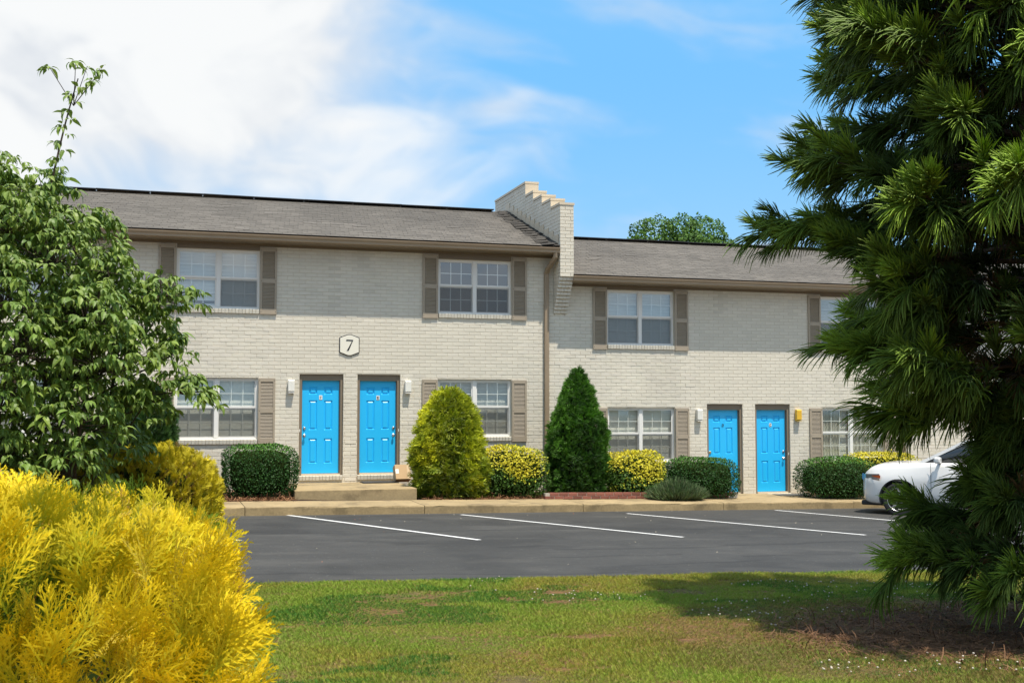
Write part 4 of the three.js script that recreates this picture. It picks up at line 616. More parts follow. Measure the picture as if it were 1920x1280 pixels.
shrub({ name: 'golden_shrub', label: 'yellow shrub showing above the hedge behind the bonnet of the white car', category: 'shrub', seed: 33, x: 16.75, y: bedY(16.7) - 0.02, z: 0.85, rx: 1.05, h: 1.08, rz: 0.5, pow: 3.2, lump: 0.16, lf: 2.2, shell: 0.3, count: 7000, leaf: roundLeaf, size: 0.055, out: 0.6, upw: 0.4, jit: 0.8, mat: softMat, color: euonymus(0.62), lift: 0.04 });
shrub({ name: 'golden_shrub', label: 'yellow shrub by the wall glimpsed through the dogwood tree', category: 'shrub', seed: 34, x: -1.0, y: bedY(-1) - 0.02, z: 1.2, rx: 0.7, h: 1.0, rz: 0.5, pow: 3, lump: 0.14, lf: 2.2, shell: 0.3, count: 5000, leaf: roundLeaf, size: 0.055, out: 0.6, upw: 0.4, jit: 0.8, mat: softMat, color: euonymus(0.6), lift: 0.04 });
// cone-shaped evergreens
const sprayMid = [0, 1, 2].map((k) => fanSpray(70 + k, { len: 1, w: 0.055, levels: 1, shoots: 9, sub: 0, curl: 1, tip: [1, 1, 1], base: [0.5, 0.55, 0.4] }));
const sprayTuft = fanSpray(79, { len: 1, w: 0.06, levels: 1, shoots: 9, sub: 0, curl: 2.2, tip: [1.25, 1.2, 1.0], base: [0.22, 0.34, 0.3] });
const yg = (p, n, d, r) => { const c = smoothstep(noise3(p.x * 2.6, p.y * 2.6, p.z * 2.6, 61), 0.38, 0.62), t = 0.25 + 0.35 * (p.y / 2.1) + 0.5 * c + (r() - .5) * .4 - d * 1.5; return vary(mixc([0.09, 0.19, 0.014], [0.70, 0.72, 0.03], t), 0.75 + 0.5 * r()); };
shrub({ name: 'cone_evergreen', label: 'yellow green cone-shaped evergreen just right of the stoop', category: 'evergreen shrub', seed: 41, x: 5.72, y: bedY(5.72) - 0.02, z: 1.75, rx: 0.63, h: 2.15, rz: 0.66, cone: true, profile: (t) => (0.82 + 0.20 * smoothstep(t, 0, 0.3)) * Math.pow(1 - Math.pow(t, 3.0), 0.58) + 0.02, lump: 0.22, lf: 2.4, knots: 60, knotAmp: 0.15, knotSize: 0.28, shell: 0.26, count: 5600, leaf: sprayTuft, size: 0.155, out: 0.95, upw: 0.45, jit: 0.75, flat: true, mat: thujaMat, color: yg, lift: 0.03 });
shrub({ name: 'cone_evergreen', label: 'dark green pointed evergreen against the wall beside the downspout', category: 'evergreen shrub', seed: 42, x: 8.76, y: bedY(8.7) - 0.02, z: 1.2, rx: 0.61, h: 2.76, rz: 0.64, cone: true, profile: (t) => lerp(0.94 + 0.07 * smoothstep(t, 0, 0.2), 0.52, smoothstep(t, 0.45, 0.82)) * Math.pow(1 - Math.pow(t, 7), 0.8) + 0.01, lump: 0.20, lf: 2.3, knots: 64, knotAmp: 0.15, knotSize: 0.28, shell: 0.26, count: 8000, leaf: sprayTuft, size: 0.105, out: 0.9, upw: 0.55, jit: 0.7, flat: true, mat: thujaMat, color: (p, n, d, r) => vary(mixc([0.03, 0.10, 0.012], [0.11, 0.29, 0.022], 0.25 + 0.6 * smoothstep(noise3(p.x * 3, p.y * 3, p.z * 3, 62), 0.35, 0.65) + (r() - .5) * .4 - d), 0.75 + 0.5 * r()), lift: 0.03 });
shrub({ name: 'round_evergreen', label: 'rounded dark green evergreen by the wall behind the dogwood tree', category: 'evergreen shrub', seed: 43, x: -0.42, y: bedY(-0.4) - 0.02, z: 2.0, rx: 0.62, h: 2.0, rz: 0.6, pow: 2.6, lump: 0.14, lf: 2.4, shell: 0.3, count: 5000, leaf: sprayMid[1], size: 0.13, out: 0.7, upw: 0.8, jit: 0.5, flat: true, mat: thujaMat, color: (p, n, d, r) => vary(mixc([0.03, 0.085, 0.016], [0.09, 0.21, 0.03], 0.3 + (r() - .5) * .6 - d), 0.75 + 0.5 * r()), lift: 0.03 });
// lavender-like herb spilling over the edging
{
  const r = rng(51), g = thing('lavender_bush', 'small grey green lavender bush spilling over the brick edging', 'shrub', [10.62, bedY(10.6), 2.30]), gb = new GB();
  for (let i = 0; i < 9; i++) { const a = i * 2.4, l = 0.5 + 0.5 * r(), c = [0.8 + .3 * r(), 0.8 + .3 * r(), 0.8]; const s = V(Math.cos(a) * 0.02, 0, Math.sin(a) * 0.02), e = s.clone().add(V(Math.cos(a) * 0.25 * l, l, Math.sin(a) * 0.25 * l)); ribbon(gb, [s, s.clone().lerp(e, 0.5).add(V(0, 0.05, 0)), e], [0.022, 0.028, 0.006], V(Math.sin(a), 0.2, -Math.cos(a)).normalize(), [[0.5, 0.5, 0.5], c, c]); }
  const leaf = gb.geo(true), items = []; for (let i = 0; i < 900; i++) { const a = r() * 6.28, rr = Math.sqrt(r()), x = Math.cos(a) * rr * 0.55, z = Math.sin(a) * rr * 0.42; items.push({ m: leafM(V(x, 0.0 + 0.12 * (1 - rr) * r() + 0.02, z), V(x * 0.9, 0.55, z * 0.9).addScaledVector(rv(r), 0.25), rv(r), 0.22 + 0.2 * (1 - rr) + 0.08 * r()), c: vary(mixc([0.10, 0.17, 0.07], [0.20, 0.24, 0.13], r()), 0.8 + .4 * r()) }); }
  inst('foliage', leaf, softMat, items, g);
}
// bare twiggy stems in the bed
for (const [x, z, s, label] of [[6.42, 1.0, 1, 'bare twiggy shrub between the yellow green evergreen and golden shrub'], [9.42, 1.1, 0.7, 'bare twigs between the dark green evergreen and golden shrub']]) {
  const r = rng(Math.round(x * 50)), g = thing('twiggy_shrub', label, 'shrub', [x, bedY(x), z]), tubes = [];
  for (let i = 0; i < 26; i++) { const a = r() * 6.28, l = s * (0.35 + 0.35 * r()), p = []; let q = V(Math.cos(a) * .03, -0.03, Math.sin(a) * .03), d = V(Math.cos(a) * 0.6, 1, Math.sin(a) * 0.6).normalize(); for (let k = 0; k < 5; k++) { p.push(q.clone()); q.addScaledVector(d, l / 4); d.addScaledVector(rv(r), 0.35).normalize(); } tubes.push(new THREE.TubeGeometry(new THREE.CatmullRomCurve3(p), 6, 0.004, 4)); } part('twigs', mergeGeometries(tubes), M.bark, g);
}
// ------------------------------------------------------------------ trees
function limb(pts, r0, r1, seg = 8, sides = 6) {   // tapered tube along a smooth curve
  const c = new THREE.CatmullRomCurve3(pts), g = new THREE.TubeGeometry(c, seg, 1, sides), p = g.attributes.position, mid = V();
  for (let i = 0; i <= seg; i++) { const t = i / seg, k = lerp(r0, r1, Math.pow(t, 0.8)); c.getPointAt(t, mid); for (let j = 0; j <= sides; j++) { const a = i * (sides + 1) + j, q = V().fromBufferAttribute(p, a).sub(mid).multiplyScalar(k).add(mid); p.setXYZ(a, q.x, q.y, q.z); } }
  return g;
}
// ---- the drooping conifer on the right: whorls of limbs, twigs, and tassels of long cord-like shoots
{
  const r = rng(701), bx = 7.02, bz = 17.15, by = lawnY(bx, bz), T = thing('conifer_tree', 'large drooping dark green conifer with long stringy needles beside the lot', 'tree', [bx, by - 0.03, bz]);
  // tassels: many tapered shoots spreading from a short twig and bending over
  const tassel = (seed, n, spread, sag, len) => {
    const q = rng(seed), gb = new GB();
    for (let i = 0; i < n; i++) {
      const t0 = Math.pow(q(), 0.8), a = i * 2.399 + q(), sp = spread * (0.35 + 0.65 * (1 - t0)) * (0.7 + 0.6 * q()), d = V(Math.cos(a) * sp, 1, Math.sin(a) * sp).normalize(), L = len * (0.65 + 0.5 * q()) * (1 - 0.25 * t0); let p = V(0, t0 * 0.16, 0); const w0 = 0.0050 + 0.0016 * q(), P = [], seg = 4, tone = 0.75 + 0.5 * q();
      for (let k = 0; k <= seg; k++) { P.push(p.clone()); p = p.clone().addScaledVector(d, L / seg); d.z -= sag * 0.30 * (0.4 + k / seg); d.addScaledVector(rv(q), 0.10).normalize(); }
      const N = 3, ringAt = (k) => { const dir = (P[k + 1] ?? P[k]).clone().sub(P[k ? k - 1 : 0]).normalize(), s = dir.clone().cross(V(0.3, 0.2, 1)).normalize(), u = s.clone().cross(dir), w = w0 * (k === seg ? 0.25 : 1 - 0.35 * k / seg); return [0, 1, 2].map((j) => P[k].clone().addScaledVector(s, w * Math.cos(j * 2.094)).addScaledVector(u, w * Math.sin(j * 2.094))); };
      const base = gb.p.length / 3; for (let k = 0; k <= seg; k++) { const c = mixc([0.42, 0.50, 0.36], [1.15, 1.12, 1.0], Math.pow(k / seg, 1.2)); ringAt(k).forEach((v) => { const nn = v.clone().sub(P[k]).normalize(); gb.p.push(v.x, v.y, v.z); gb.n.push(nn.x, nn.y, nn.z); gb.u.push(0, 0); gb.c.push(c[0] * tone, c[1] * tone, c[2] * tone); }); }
      for (let k = 0; k < seg; k++) for (let j = 0; j < N; j++) { const A = base + k * N + j, B = base + k * N + (j + 1) % N; gb.i.push(A, A + N, B, B, A + N, B + N); }
    }
    return gb.geo(true);
  };
  // local axes: +y along the twig, -z is made to point down by leafM (face up)
  const tas = [tassel(1, 40, 0.85, 0.35, 0.23), tassel(2, 36, 0.70, 0.75, 0.27), tassel(3, 44, 1.0, 0.25, 0.205), tassel(4, 32, 0.55, 1.1, 0.31)];
  const mat = leafMat(0.3, 0.65); mat.specularIntensity = 0.35;
  // crown radius by height above the ground
  const prof = [[0.2, 0.5], [0.45, 1.05], [0.75, 1.25], [1.1, 1.05], [1.3, 0.45], [1.9, 0.45], [2.1, 1.25], [2.4, 1.5], [2.7, 1.6], [3.1, 1.75], [3.45, 2.05], [3.7, 1.95], [4.05, 1.75], [4.4, 1.5], [4.9, 1.65], [5.6, 1.4], [6.4, 1.1], [7.2, 0.75], [8.0, 0.4], [8.5, 0.1]];
  const R = (h) => { for (let i = 0; i + 1 < prof.length; i++) if (h <= prof[i + 1][0]) return lerp(prof[i][1], prof[i + 1][1], clamp((h - prof[i][0]) / (prof[i + 1][0] - prof[i][0]), 0, 1)); return 0.1; };
  const wood = [], spots = []; const trunkAt = (h) => V(0.05 * Math.sin(h * 0.9), h, 0.04 * Math.cos(h * 0.7));
  part('trunk', limb([0, 1.5, 3, 5, 7, 8.5].map((h) => trunkAt(h)), 0.13, 0.015, 18, 9), M.bark, T);
  const NB = 150;
  for (let i = 0; i < NB; i++) {
    const t = (i + 0.5) / NB, h = 0.55 + 7.75 * Math.pow(t, 0.95), az = i * 2.39996 + (r() - 0.5) * 0.5;
    const gapA = Math.atan2(Math.sin(az), Math.cos(az));
    let L = R(h + 0.1) * (0.74 + 0.34 * r());
    const toLot = Math.cos(az) * -0.957 + Math.sin(az) * -0.29; if (h > 2.3 && h < 4.6) L *= 1 + 0.04 * smoothstep(toLot, 0.3, 0.9); if (h < 1.5) L *= 0.40 + 0.60 * smoothstep(toLot, -0.1, 0.75);
    const out = V(Math.cos(az), 0, Math.sin(az)), rise = lerp(0.02, 0.55, smoothstep(h, 1, 8)) + (r() - .5) * 0.2, tipUp = 0.18 + 0.2 * r(), o = trunkAt(h), P = [];
    const side = V(-out.z, 0, out.x);
    for (let k = 0; k <= 5; k++) { const u = k / 5; P.push(o.clone().addScaledVector(out, L * u).addScaledVector(side, 0.12 * L * Math.sin(u * 3 + i) * u).add(V(0, L * (rise * u - 0.32 * u * u + tipUp * u * u * u * 0.9), 0))); }
    wood.push(limb(P, 0.028 * (0.5 + L / 3), 0.006, 8, 5));
    const c = new THREE.CatmullRomCurve3(P), nT = Math.round(6 + L * 8);
    for (let k = 0; k < nT; k++) {
      const u = 0.16 + 0.84 * Math.pow((k + r()) / nT, 0.8), p = c.getPointAt(Math.min(u, 1)), tan = c.getTangentAt(Math.min(u, 1)), s = k % 2 ? 1 : -1, tl = (0.18 + 0.42 * r()) * (1.15 - u * 0.75) * Math.min(1, L), dir = tan.clone().multiplyScalar(0.7).addScaledVector(side, s * (0.8 - 0.5 * u)).add(V(0, (r() - 0.55) * 0.7, 0)).normalize();
      const e = p.clone().addScaledVector(dir, tl).add(V(0, -0.10 * tl, 0)); wood.push(limb([p, p.clone().lerp(e, 0.5).add(V(0, 0.03, 0)), e], 0.006, 0.003, 3, 4));
      const nC = 2 + Math.floor(r() * 2.2); for (let q = 0; q < nC; q++) { const f = nC > 1 ? q / (nC - 1) : 1, pos = p.clone().lerp(e, 0.25 + 0.75 * f); spots.push({ pos, dir: dir.clone().add(V(0, 0.25, 0)).addScaledVector(out, 0.35).addScaledVector(rv(r), 0.45).normalize(), h, u, rad: Math.hypot(pos.x, pos.z) / Math.max(0.4, R(pos.y)), up: r() }); }
    }
  }
  part('branches', mergeGeometries(wood), M.bark, T);
  const items = spots.map((s) => {
    const sag = s.up < (s.u > 0.8 ? 0.28 : 0.5) ? 1 : 0, g = sag ? (r() > 0.5 ? 1 : 3) : (r() > 0.5 ? 0 : 2), dir = s.dir.clone(); if (sag) dir.y -= 0.55; else dir.y += 0.35;
    const tuftNoise = noise3(s.pos.x * 1.1, s.pos.y * 1.1, s.pos.z * 1.1, 711), k = 0.75 + 0.5 * r(), brighten = smoothstep(tuftNoise, 0.41, 0.57) * (sag ? 0.35 : 1) * smoothstep(s.rad, 0.55, 0.95);  // outer tufts coloured lighter for sunlight, base green darker for shade
    return { g, pos: s.pos, m: leafM(s.pos, dir, V(0, 1, 0).addScaledVector(rv(r), 0.15), (0.85 + 0.4 * r()) * (sag ? 1.05 : 0.95), 0), c: vary(mixc([0.085, 0.155, 0.026], [0.30, 0.46, 0.045], brighten).map((v, j) => (s.rad < 0.45 && k > 1.05 ? [0.20, 0.125, 0.05][j] : v)), k), d: s.pos.x * -0.45 + s.pos.z * 0.9 - Math.abs(s.pos.y - 2.6) * 0.12 };
  });
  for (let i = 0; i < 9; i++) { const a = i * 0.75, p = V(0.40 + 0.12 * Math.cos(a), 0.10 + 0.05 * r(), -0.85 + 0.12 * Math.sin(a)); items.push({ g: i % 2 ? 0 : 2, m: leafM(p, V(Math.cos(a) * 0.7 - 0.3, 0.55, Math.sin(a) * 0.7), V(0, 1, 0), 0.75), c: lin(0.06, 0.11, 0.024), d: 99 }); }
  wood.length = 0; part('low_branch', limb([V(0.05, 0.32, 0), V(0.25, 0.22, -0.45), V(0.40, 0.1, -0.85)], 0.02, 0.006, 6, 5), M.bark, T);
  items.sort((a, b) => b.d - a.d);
  const kinds = [0.85, 1.15].flatMap((k) => [[0.11, 0.19, 0.03], [0.29, 0.45, 0.045]].map((c) => { const m = mat.clone(); m.color = vary(c, k); return m; }));  // shaded and sunlit greens for the single sprays
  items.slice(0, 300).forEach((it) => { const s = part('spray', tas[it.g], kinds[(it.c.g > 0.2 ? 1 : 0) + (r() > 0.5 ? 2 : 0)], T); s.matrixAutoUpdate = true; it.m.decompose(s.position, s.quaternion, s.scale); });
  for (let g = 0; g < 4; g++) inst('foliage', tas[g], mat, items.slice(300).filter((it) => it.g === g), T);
}
// ---- dogwood on the left: several stems, tiers of twigs, whorls of long drooping leaves
{
  const r = rng(721), bx = -0.95, bz = 15.0, by = lawnY(bx, bz), T = thing('dogwood_tree', 'leafy dogwood tree with tiers of drooping leaves behind the golden bush', 'tree', [bx, by, bz]);
  const leafG = [blade(0.115, 0.047, 0.32, 1.2, 4), blade(0.105, 0.043, 0.45, 1.6, 4), blade(0.122, 0.050, 0.22, 0.9, 4)], mat = Object.assign(leafMat(0.42, 0.5), { specularIntensity: 0.6 }), whorls = [], wood = [];
  // tiers: x, y, z of the middle and the half sizes, in metres from the foot of the tree
  const tiers = [[-0.45, 3.50, 0.0, .36, .15, .4], [0.0, 3.38, -.1, .26, .18, .3], [-0.25, 3.12, .2, .42, .2, .5], [0.30, 3.12, -.2, .30, .16, .35], [0.08, 2.86, .3, .50, .22, .5], [0.52, 2.76, .0, .28, .16, .35], [0.92, 2.62, .1, .30, .11, .28], [-0.25, 2.52, .4, .46, .24, .5], [0.35, 2.42, .3, .46, .2, .5], [0.80, 2.32, -.1, .30, .16, .35], [1.02, 2.14, .15, .16, .10, .22], [-0.05, 2.12, .5, .50, .22, .5], [0.52, 2.02, .4, .42, .2, .45], [1.05, 1.82, .2, .36, .09, .25], [0.78, 1.70, .1, .24, .13, .3], [-0.22, 1.72, .6, .44, .2, .45], [0.28, 1.58, .5, .42, .2, .45], [-0.30, 1.30, .5, .38, .18, .45], [0.20, 1.18, .4, .44, .2, .5], [0.45, 1.02, .3, .40, .16, .45], [-0.55, 2.85, .1, .42, .24, .5], [-0.75, 2.1, .3, .5, .3, .6], [-0.8, 1.4, .3, .5, .3, .6], [-0.95, 2.6, -.2, .55, .3, .6], [-1.2, 1.8, 0, .6, .35, .6], [0.5, 1.35, -.3, .4, .2, .4], [0.1, 2.3, -.4, .5, .25, .4], [0.1, 1.7, -.5, .5, .25, .4], [0.05, .82, .5, .42, .16, .4], [-.5, .9, .6, .45, .2, .4], [-.3, 2.8, -.5, .6, .3, .4], [-.6, 3.2, -.2, .5, .25, .5], [.25, 1.95, 0, .6, .3, .5], [-.3, 1.0, 0, .6, .3, .5], [.5, 2.55, -.3, .45, .2, .4], [-1.5, 2.6, .2, .5, .4, .6], [-1.5, 1.3, .3, .5, .4, .6]];
  const feet = [0, 1, 2, 3, 4, 5, 6].map((i) => V(Math.cos(i * 0.9) * 0.10, 0, Math.sin(i * 0.9) * 0.08));
  const stem = []; feet.forEach((f, i) => stem.push(limb([f, f.clone().add(V((i - 3) * 0.09, 0.7, (i % 3 - 1) * 0.12)), V((i - 3) * 0.17, 1.6, (i % 3 - 1) * 0.22), V((i - 3) * 0.20 + 0.05, 2.5 + 0.1 * (i % 4), (i % 3 - 1) * 0.28)], 0.034, 0.010, 9, 6))); part('trunk', mergeGeometries(stem), M.bark, T);
  const addWhorl = (p, out, s) => whorls.push({ p, out, s });
  for (const [x, y, z, rx, ry, rz] of tiers) {
    const c = V(x, y, z), i = Math.floor(r() * 7), from = V((i - 3) * 0.15, Math.max(0.3, y - 0.5 - 0.4 * r()), (i % 3 - 1) * 0.2); wood.push(limb([from, from.clone().lerp(c, 0.55).add(V(0, 0.02, 0)), c.clone().add(V(0, -ry * 0.4, 0))], 0.014, 0.006, 6, 5));
    if (y < 1.12 && x > 0) continue; const n = Math.round(36 + 450 * rx * rz);
    for (let k = 0; k < n; k++) {
      const a = r() * 6.283, q = Math.sqrt(r()) * (0.85 + 0.3 * r()), e = Math.max(0, 1 - q * q), k2 = 1.05 + 0.25 * Math.sin(a * 3 + i), p = V(c.x + Math.cos(a) * q * rx * k2, c.y + ry * 1.7 * (Math.sqrt(e) * (1.0 - 1.55 * r() * r())) - 0.10 * q * q + 0.08 * (r() - .5), c.z + Math.sin(a) * q * rz * k2); const out = V(Math.cos(a) * (0.4 + q), 0.35, Math.sin(a) * (0.4 + q)).normalize(); addWhorl(p, out, 0.6 + 0.6 * r());
      if (k % 4 === 0) wood.push(limb([c.clone().add(V(0, -ry * 0.3, 0)), c.clone().lerp(p, 0.6).add(V(0, -0.02, 0)), p], 0.005, 0.002, 4, 4));
    }
  }
  // the long leader that stands above the crown
  const lead = [V(0.02, 3.3, 0.1), V(0.08, 3.62, 0.1), V(0.14, 3.95, 0.08), V(0.20, 4.22, 0.08), V(0.24, 4.38, 0.08)]; wood.push(limb(lead, 0.012, 0.005, 8, 5));
  for (const e of [V(0.02, 4.45, 0.1), V(0.42, 4.48, 0.05), V(0.22, 4.52, 0.1), V(0.36, 4.36, 0.12), V(0.30, 4.5, 0)]) { wood.push(limb([V(0.21, 4.15, 0.08), V(0.21, 4.15, 0.08).lerp(e, 0.6), e], 0.004, 0.0025, 4, 4)); addWhorl(e, V(e.x - 0.21, 0.5, e.z - .08).normalize(), 0.95); addWhorl(e.clone().add(V(-0.03, -0.02, 0.02)), V(e.x - 0.21, 0.2, .3).normalize(), 0.85); }
  const lc = new THREE.CatmullRomCurve3(lead); for (let k = 0; k < 22; k++) { const p = lc.getPointAt(0.04 + 0.88 * k / 21), a = k * 2.1, o = V(Math.cos(a), 0.4, Math.sin(a)); addWhorl(p.clone().addScaledVector(o, 0.03 + 0.03 * r()), o.normalize(), 0.8 + (k < 3 ? 0.25 : 0)); }
  part('branches', mergeGeometries(wood), M.bark, T);
  const leaves = [];
  for (const w of whorls) {
    const n = 5 + Math.floor(r() * 3); for (let k = 0; k < n; k++) { const a = k * 6.283 / n + r() * 0.7, side = V(Math.cos(a), 0, Math.sin(a)), dir = side.clone().multiplyScalar(0.75).addScaledVector(w.out, 0.5).add(V(0, 0.12 - 1.15 * r(), 0)).normalize(); const p = w.p.clone().addScaledVector(side, 0.012); leaves.push({ g: Math.floor(r() * 3), p, m: leafM(p, dir, V(side.x * 0.2, 1, side.z * 0.2).addScaledVector(rv(r), 0.25), w.s * (0.52 + 0.58 * r()), (r() - .5) * 1.0), c: vary(mixc([0.12, 0.215, 0.03], [0.27, 0.375, 0.06], r()), 0.8 + 0.4 * r()), d: p.z * 1.0 + 0.25 * p.x }); }
  }
  leaves.sort((a, b) => b.d - a.d);
  const ms = [0, 1, 2].map((k) => { const m = mat.clone(); m.color = vary([0.18, 0.29, 0.042], 0.8 + 0.2 * k); return m; });
  leaves.slice(0, 300).forEach((l, i) => { const q = part('leaf', leafG[l.g], ms[i % 3], T); l.m.decompose(q.position, q.quaternion, q.scale); });
  for (let g = 0; g < 3; g++) inst('foliage', leafG[g], mat, leaves.slice(300).filter((l) => l.g === g), T);
}
// ---- golden thujas: the big one close to the camera and the clipped one before the lot
function goldenBush(o) {
  const r = rng(o.seed), T = thing('golden_thuja', o.label, 'shrub', [o.x, o.y, o.z]), items = [], wood = [];
  const top = (x, z) => o.top(x) + 0.10 * (noise3(x * 4.5, z * 4.5, 1, o.seed) - 0.5);
  const body = (d) => { const k = 1 / Math.pow(Math.pow(Math.abs(d.x), o.pow) + Math.pow(Math.abs(d.y), o.pow) + Math.pow(Math.abs(d.z), o.pow), 1 / o.pow), q = V(d.x * k * o.rx, 0, d.z * k * o.rz), hy = (d.y * k * 0.5 + 0.5), l = 1 + o.lump * (noise3(d.x * k * 3.2 * o.lf, d.y * k * 3.2 * o.lf, d.z * k * 3.2 * o.lf, o.seed + 2) - 0.5) * 2; q.multiplyScalar(l * ((o.foot ?? 0.80) + (1 - (o.foot ?? 0.80)) * smoothstep(hy, 0, o.foot ? 0.9 : 0.45))); q.y = hy * top(q.x, q.z) * (0.97 + 0.03 * l); return [q, V(d.x * Math.pow(Math.abs(d.x), 1), d.y * Math.abs(d.y) * 1.2, d.z * Math.abs(d.z)).normalize(), l]; };
  for (let i = 0; i < o.count; i++) {
    const d = rv(r); if (d.y < -0.75) continue; if (o.cull && o.cull(d)) continue; const depth = o.shell * Math.pow(r(), 1.6), [q, n, l] = body(d), p = q.clone().addScaledVector(n, -depth); if (p.y < 0.03) continue;
    const dir = n.clone().multiplyScalar(0.75).add(V(0, 0.55, 0)).addScaledVector(rv(r), 0.55), g = Math.floor(r() * o.geo.length), tipped = clamp(0.55 + 1.6 * (noise3(q.x * 5 / o.ls, q.y * 5 / o.ls, q.z * 5 / o.ls, o.seed + 5) - 0.45) + (r() - 0.5) * 0.5 - depth * 3.2 / o.ls + (o.shade ? o.shade(q, n) : 0), 0, 1);
    let c = mixc(o.green, o.gold, smoothstep(tipped, 0.12, 0.55)); if (r() < 0.018) c = [0.42, 0.27, 0.07]; items.push({ g, p, m: leafM(p.clone().addScaledVector(dir.clone().normalize(), -o.size * 0.35), dir, rv(r).addScaledVector(n, 0.6), o.size * (0.65 + 0.6 * r()), 0), c: vary(c, 0.8 + 0.4 * r()), d: -p.distanceTo(o.eye), t: tipped });
    if (i % 9 === 0) wood.push(limb([V(q.x * 0.25, p.y * 0.45, q.z * 0.25), V(q.x * 0.6, p.y * 0.72, q.z * 0.6), p.clone().addScaledVector(n, -0.02)], 0.006 * o.ls, 0.0015 * o.ls, 5, 4));
  }
  part('twigs', mergeGeometries(wood), std({ color: lin(0.26, 0.12, 0.055), roughness: 0.8 }), T);
  items.sort((a, b) => b.d - a.d);
  const ms = [0, 1, 2, 3, 4, 5].map((k) => { const m = o.mat.clone(); m.color = vary(mixc(o.green, o.gold, k % 3 / 2 + 0.1), k > 2 ? 1.1 : 0.9); return m; });
  items.slice(0, 300).forEach((it) => { const s = part('spray', o.geo[it.g], ms[Math.min(2, Math.floor(smoothstep(it.t, 0.12, 0.55) * 2.99)) + (r() > 0.5 ? 3 : 0)], T); it.m.decompose(s.position, s.quaternion, s.scale); });
  for (let g = 0; g < o.geo.length; g++) inst('foliage', o.geo[g], o.mat, items.slice(300).filter((it) => it.g === g), T);
  const geo = new THREE.IcosahedronGeometry(1, 4), q = geo.attributes.position; for (let i = 0; i < q.count; i++) { const [p, n] = body(V().fromBufferAttribute(q, i).normalize()); p.addScaledVector(n, -o.shell * 1.05); p.y = Math.max(p.y, 0.05); q.setXYZ(i, p.x, p.y, p.z); } geo.computeVertexNormals(); part('inner_core', geo, innerM, T);  // added solid core, coloured dark for the shaded inside
}
const fineSpray = [0, 1, 2, 3].map((k) => fanSpray(750 + k, { len: 1, w: 0.0165, levels: 2, shoots: 17, sub: 7, curl: 1.2, tip: [1.12, 1.05, 0.9], base: [0.34, 0.52, 0.55] }));
goldenBush({ label: 'bright golden yellow thuja bush with feathery sprays close to the camera', seed: 761, foot: 0.74, x: -0.555, y: lawnY(-0.5, 22.2), z: 22.25, rx: 0.715, rz: 0.74, pow: 9, lump: 0.10, lf: 1, ls: 1, top: (x) => 1.395 - 0.065 * smoothstep(x, 0.0, 0.5) , count: 9500, shell: 0.15, size: 0.112, geo: fineSpray, mat: leafMat(0.4, 0.6), green: [0.15, 0.26, 0.015], gold: [0.82, 0.68, 0.018], eye: V(0.5, 1.6, 2.8), cull: (d) => d.z < -0.75 && d.y < 0.2 });
goldenBush({ label: 'clipped golden and green thuja at the lot edge beside the dogwood tree', seed: 762, x: -0.42, y: lawnY(-0.4, 14.1), z: 14.05, rx: 0.93, rz: 0.55, pow: 4, lump: 0.08, lf: 1.3, ls: 1.2, top: () => 1.31, count: 12000, shell: 0.16, size: 0.075, geo: sprayMid, mat: leafMat(0.35, 0.6), green: [0.08, 0.17, 0.016], gold: [0.74, 0.62, 0.028], eye: V(1, 1.5, 11), shade: (q, n) => -0.40 + 0.50 * smoothstep(q.x, -0.1, 0.7) + 0.35 * smoothstep(q.y, 0.8, 1.3) });  // shade: left greener for the dogwood shade, top and right yellower as sunlit
// ---- trees beyond the roofs
function farTree(label, x, z, y0, lobes, seed, tone) {
  const r = rng(seed), T = thing('far_tree', label, 'tree', [x, y0, z]), items = [], wood = [limb([V(0, 0, 0), V(0.1, 3, 0), V(0, 6.5, 0)], 0.35, 0.12, 8, 8)], g = blade(1, 0.75, 0.3, 0.7, 2);
  for (const [lx, ly, lz, rr] of lobes) { wood.push(limb([V(0, Math.min(4, ly * 0.5), 0), V(lx * 0.5, ly * 0.75, lz * 0.5), V(lx, ly, lz)], 0.12, 0.03, 6, 6)); const n = Math.round(2600 * rr * rr); for (let i = 0; i < n; i++) { const d = rv(r); const l = rr * (1 + 0.35 * (noise3(d.x * 3 + lx, d.y * 3 + ly, d.z * 3, seed) - 0.5) * 2) * (1 - 0.35 * r() * r()), p = V(lx + d.x * l, ly + d.y * l * 0.85, lz + d.z * l); items.push({ m: leafM(p, d.clone().add(V(0, -0.3, 0)).addScaledVector(rv(r), 0.9), d.clone().add(V(0, 0.6, 0)).addScaledVector(rv(r), 0.7), 0.09 + 0.06 * r()), c: vary(mixc([0.05, 0.12, 0.018], tone, r() * 0.9), 0.75 + 0.5 * r()) }); } }
  part('trunk', mergeGeometries(wood), M.bark, T); inst('crown', g, leafMat(0.35, 0.8), items, T);
}
farTree('dark green broadleaf tree rising behind the lower roof', 18.3, -14, -0.6, [[-0.9, 8.9, 0, 0.85], [0.1, 9.0, .3, 0.75], [1.1, 9.0, 0, 0.85], [-1.6, 8.2, .4, 0.7], [0.3, 8.1, .6, 1.1], [1.5, 8.2, .2, 0.9], [-2.2, 7.8, 0, .6]], 781, [0.13, 0.27, 0.03]);
farTree('low treetop just showing over the ridge near the conifer', 21.6, -14.5, -0.7, [[-0.3, 8.05, 0, 0.5], [0.6, 8.2, 0, 0.6], [1.6, 8.1, 0, .7]], 782, [0.15, 0.28, 0.04]);
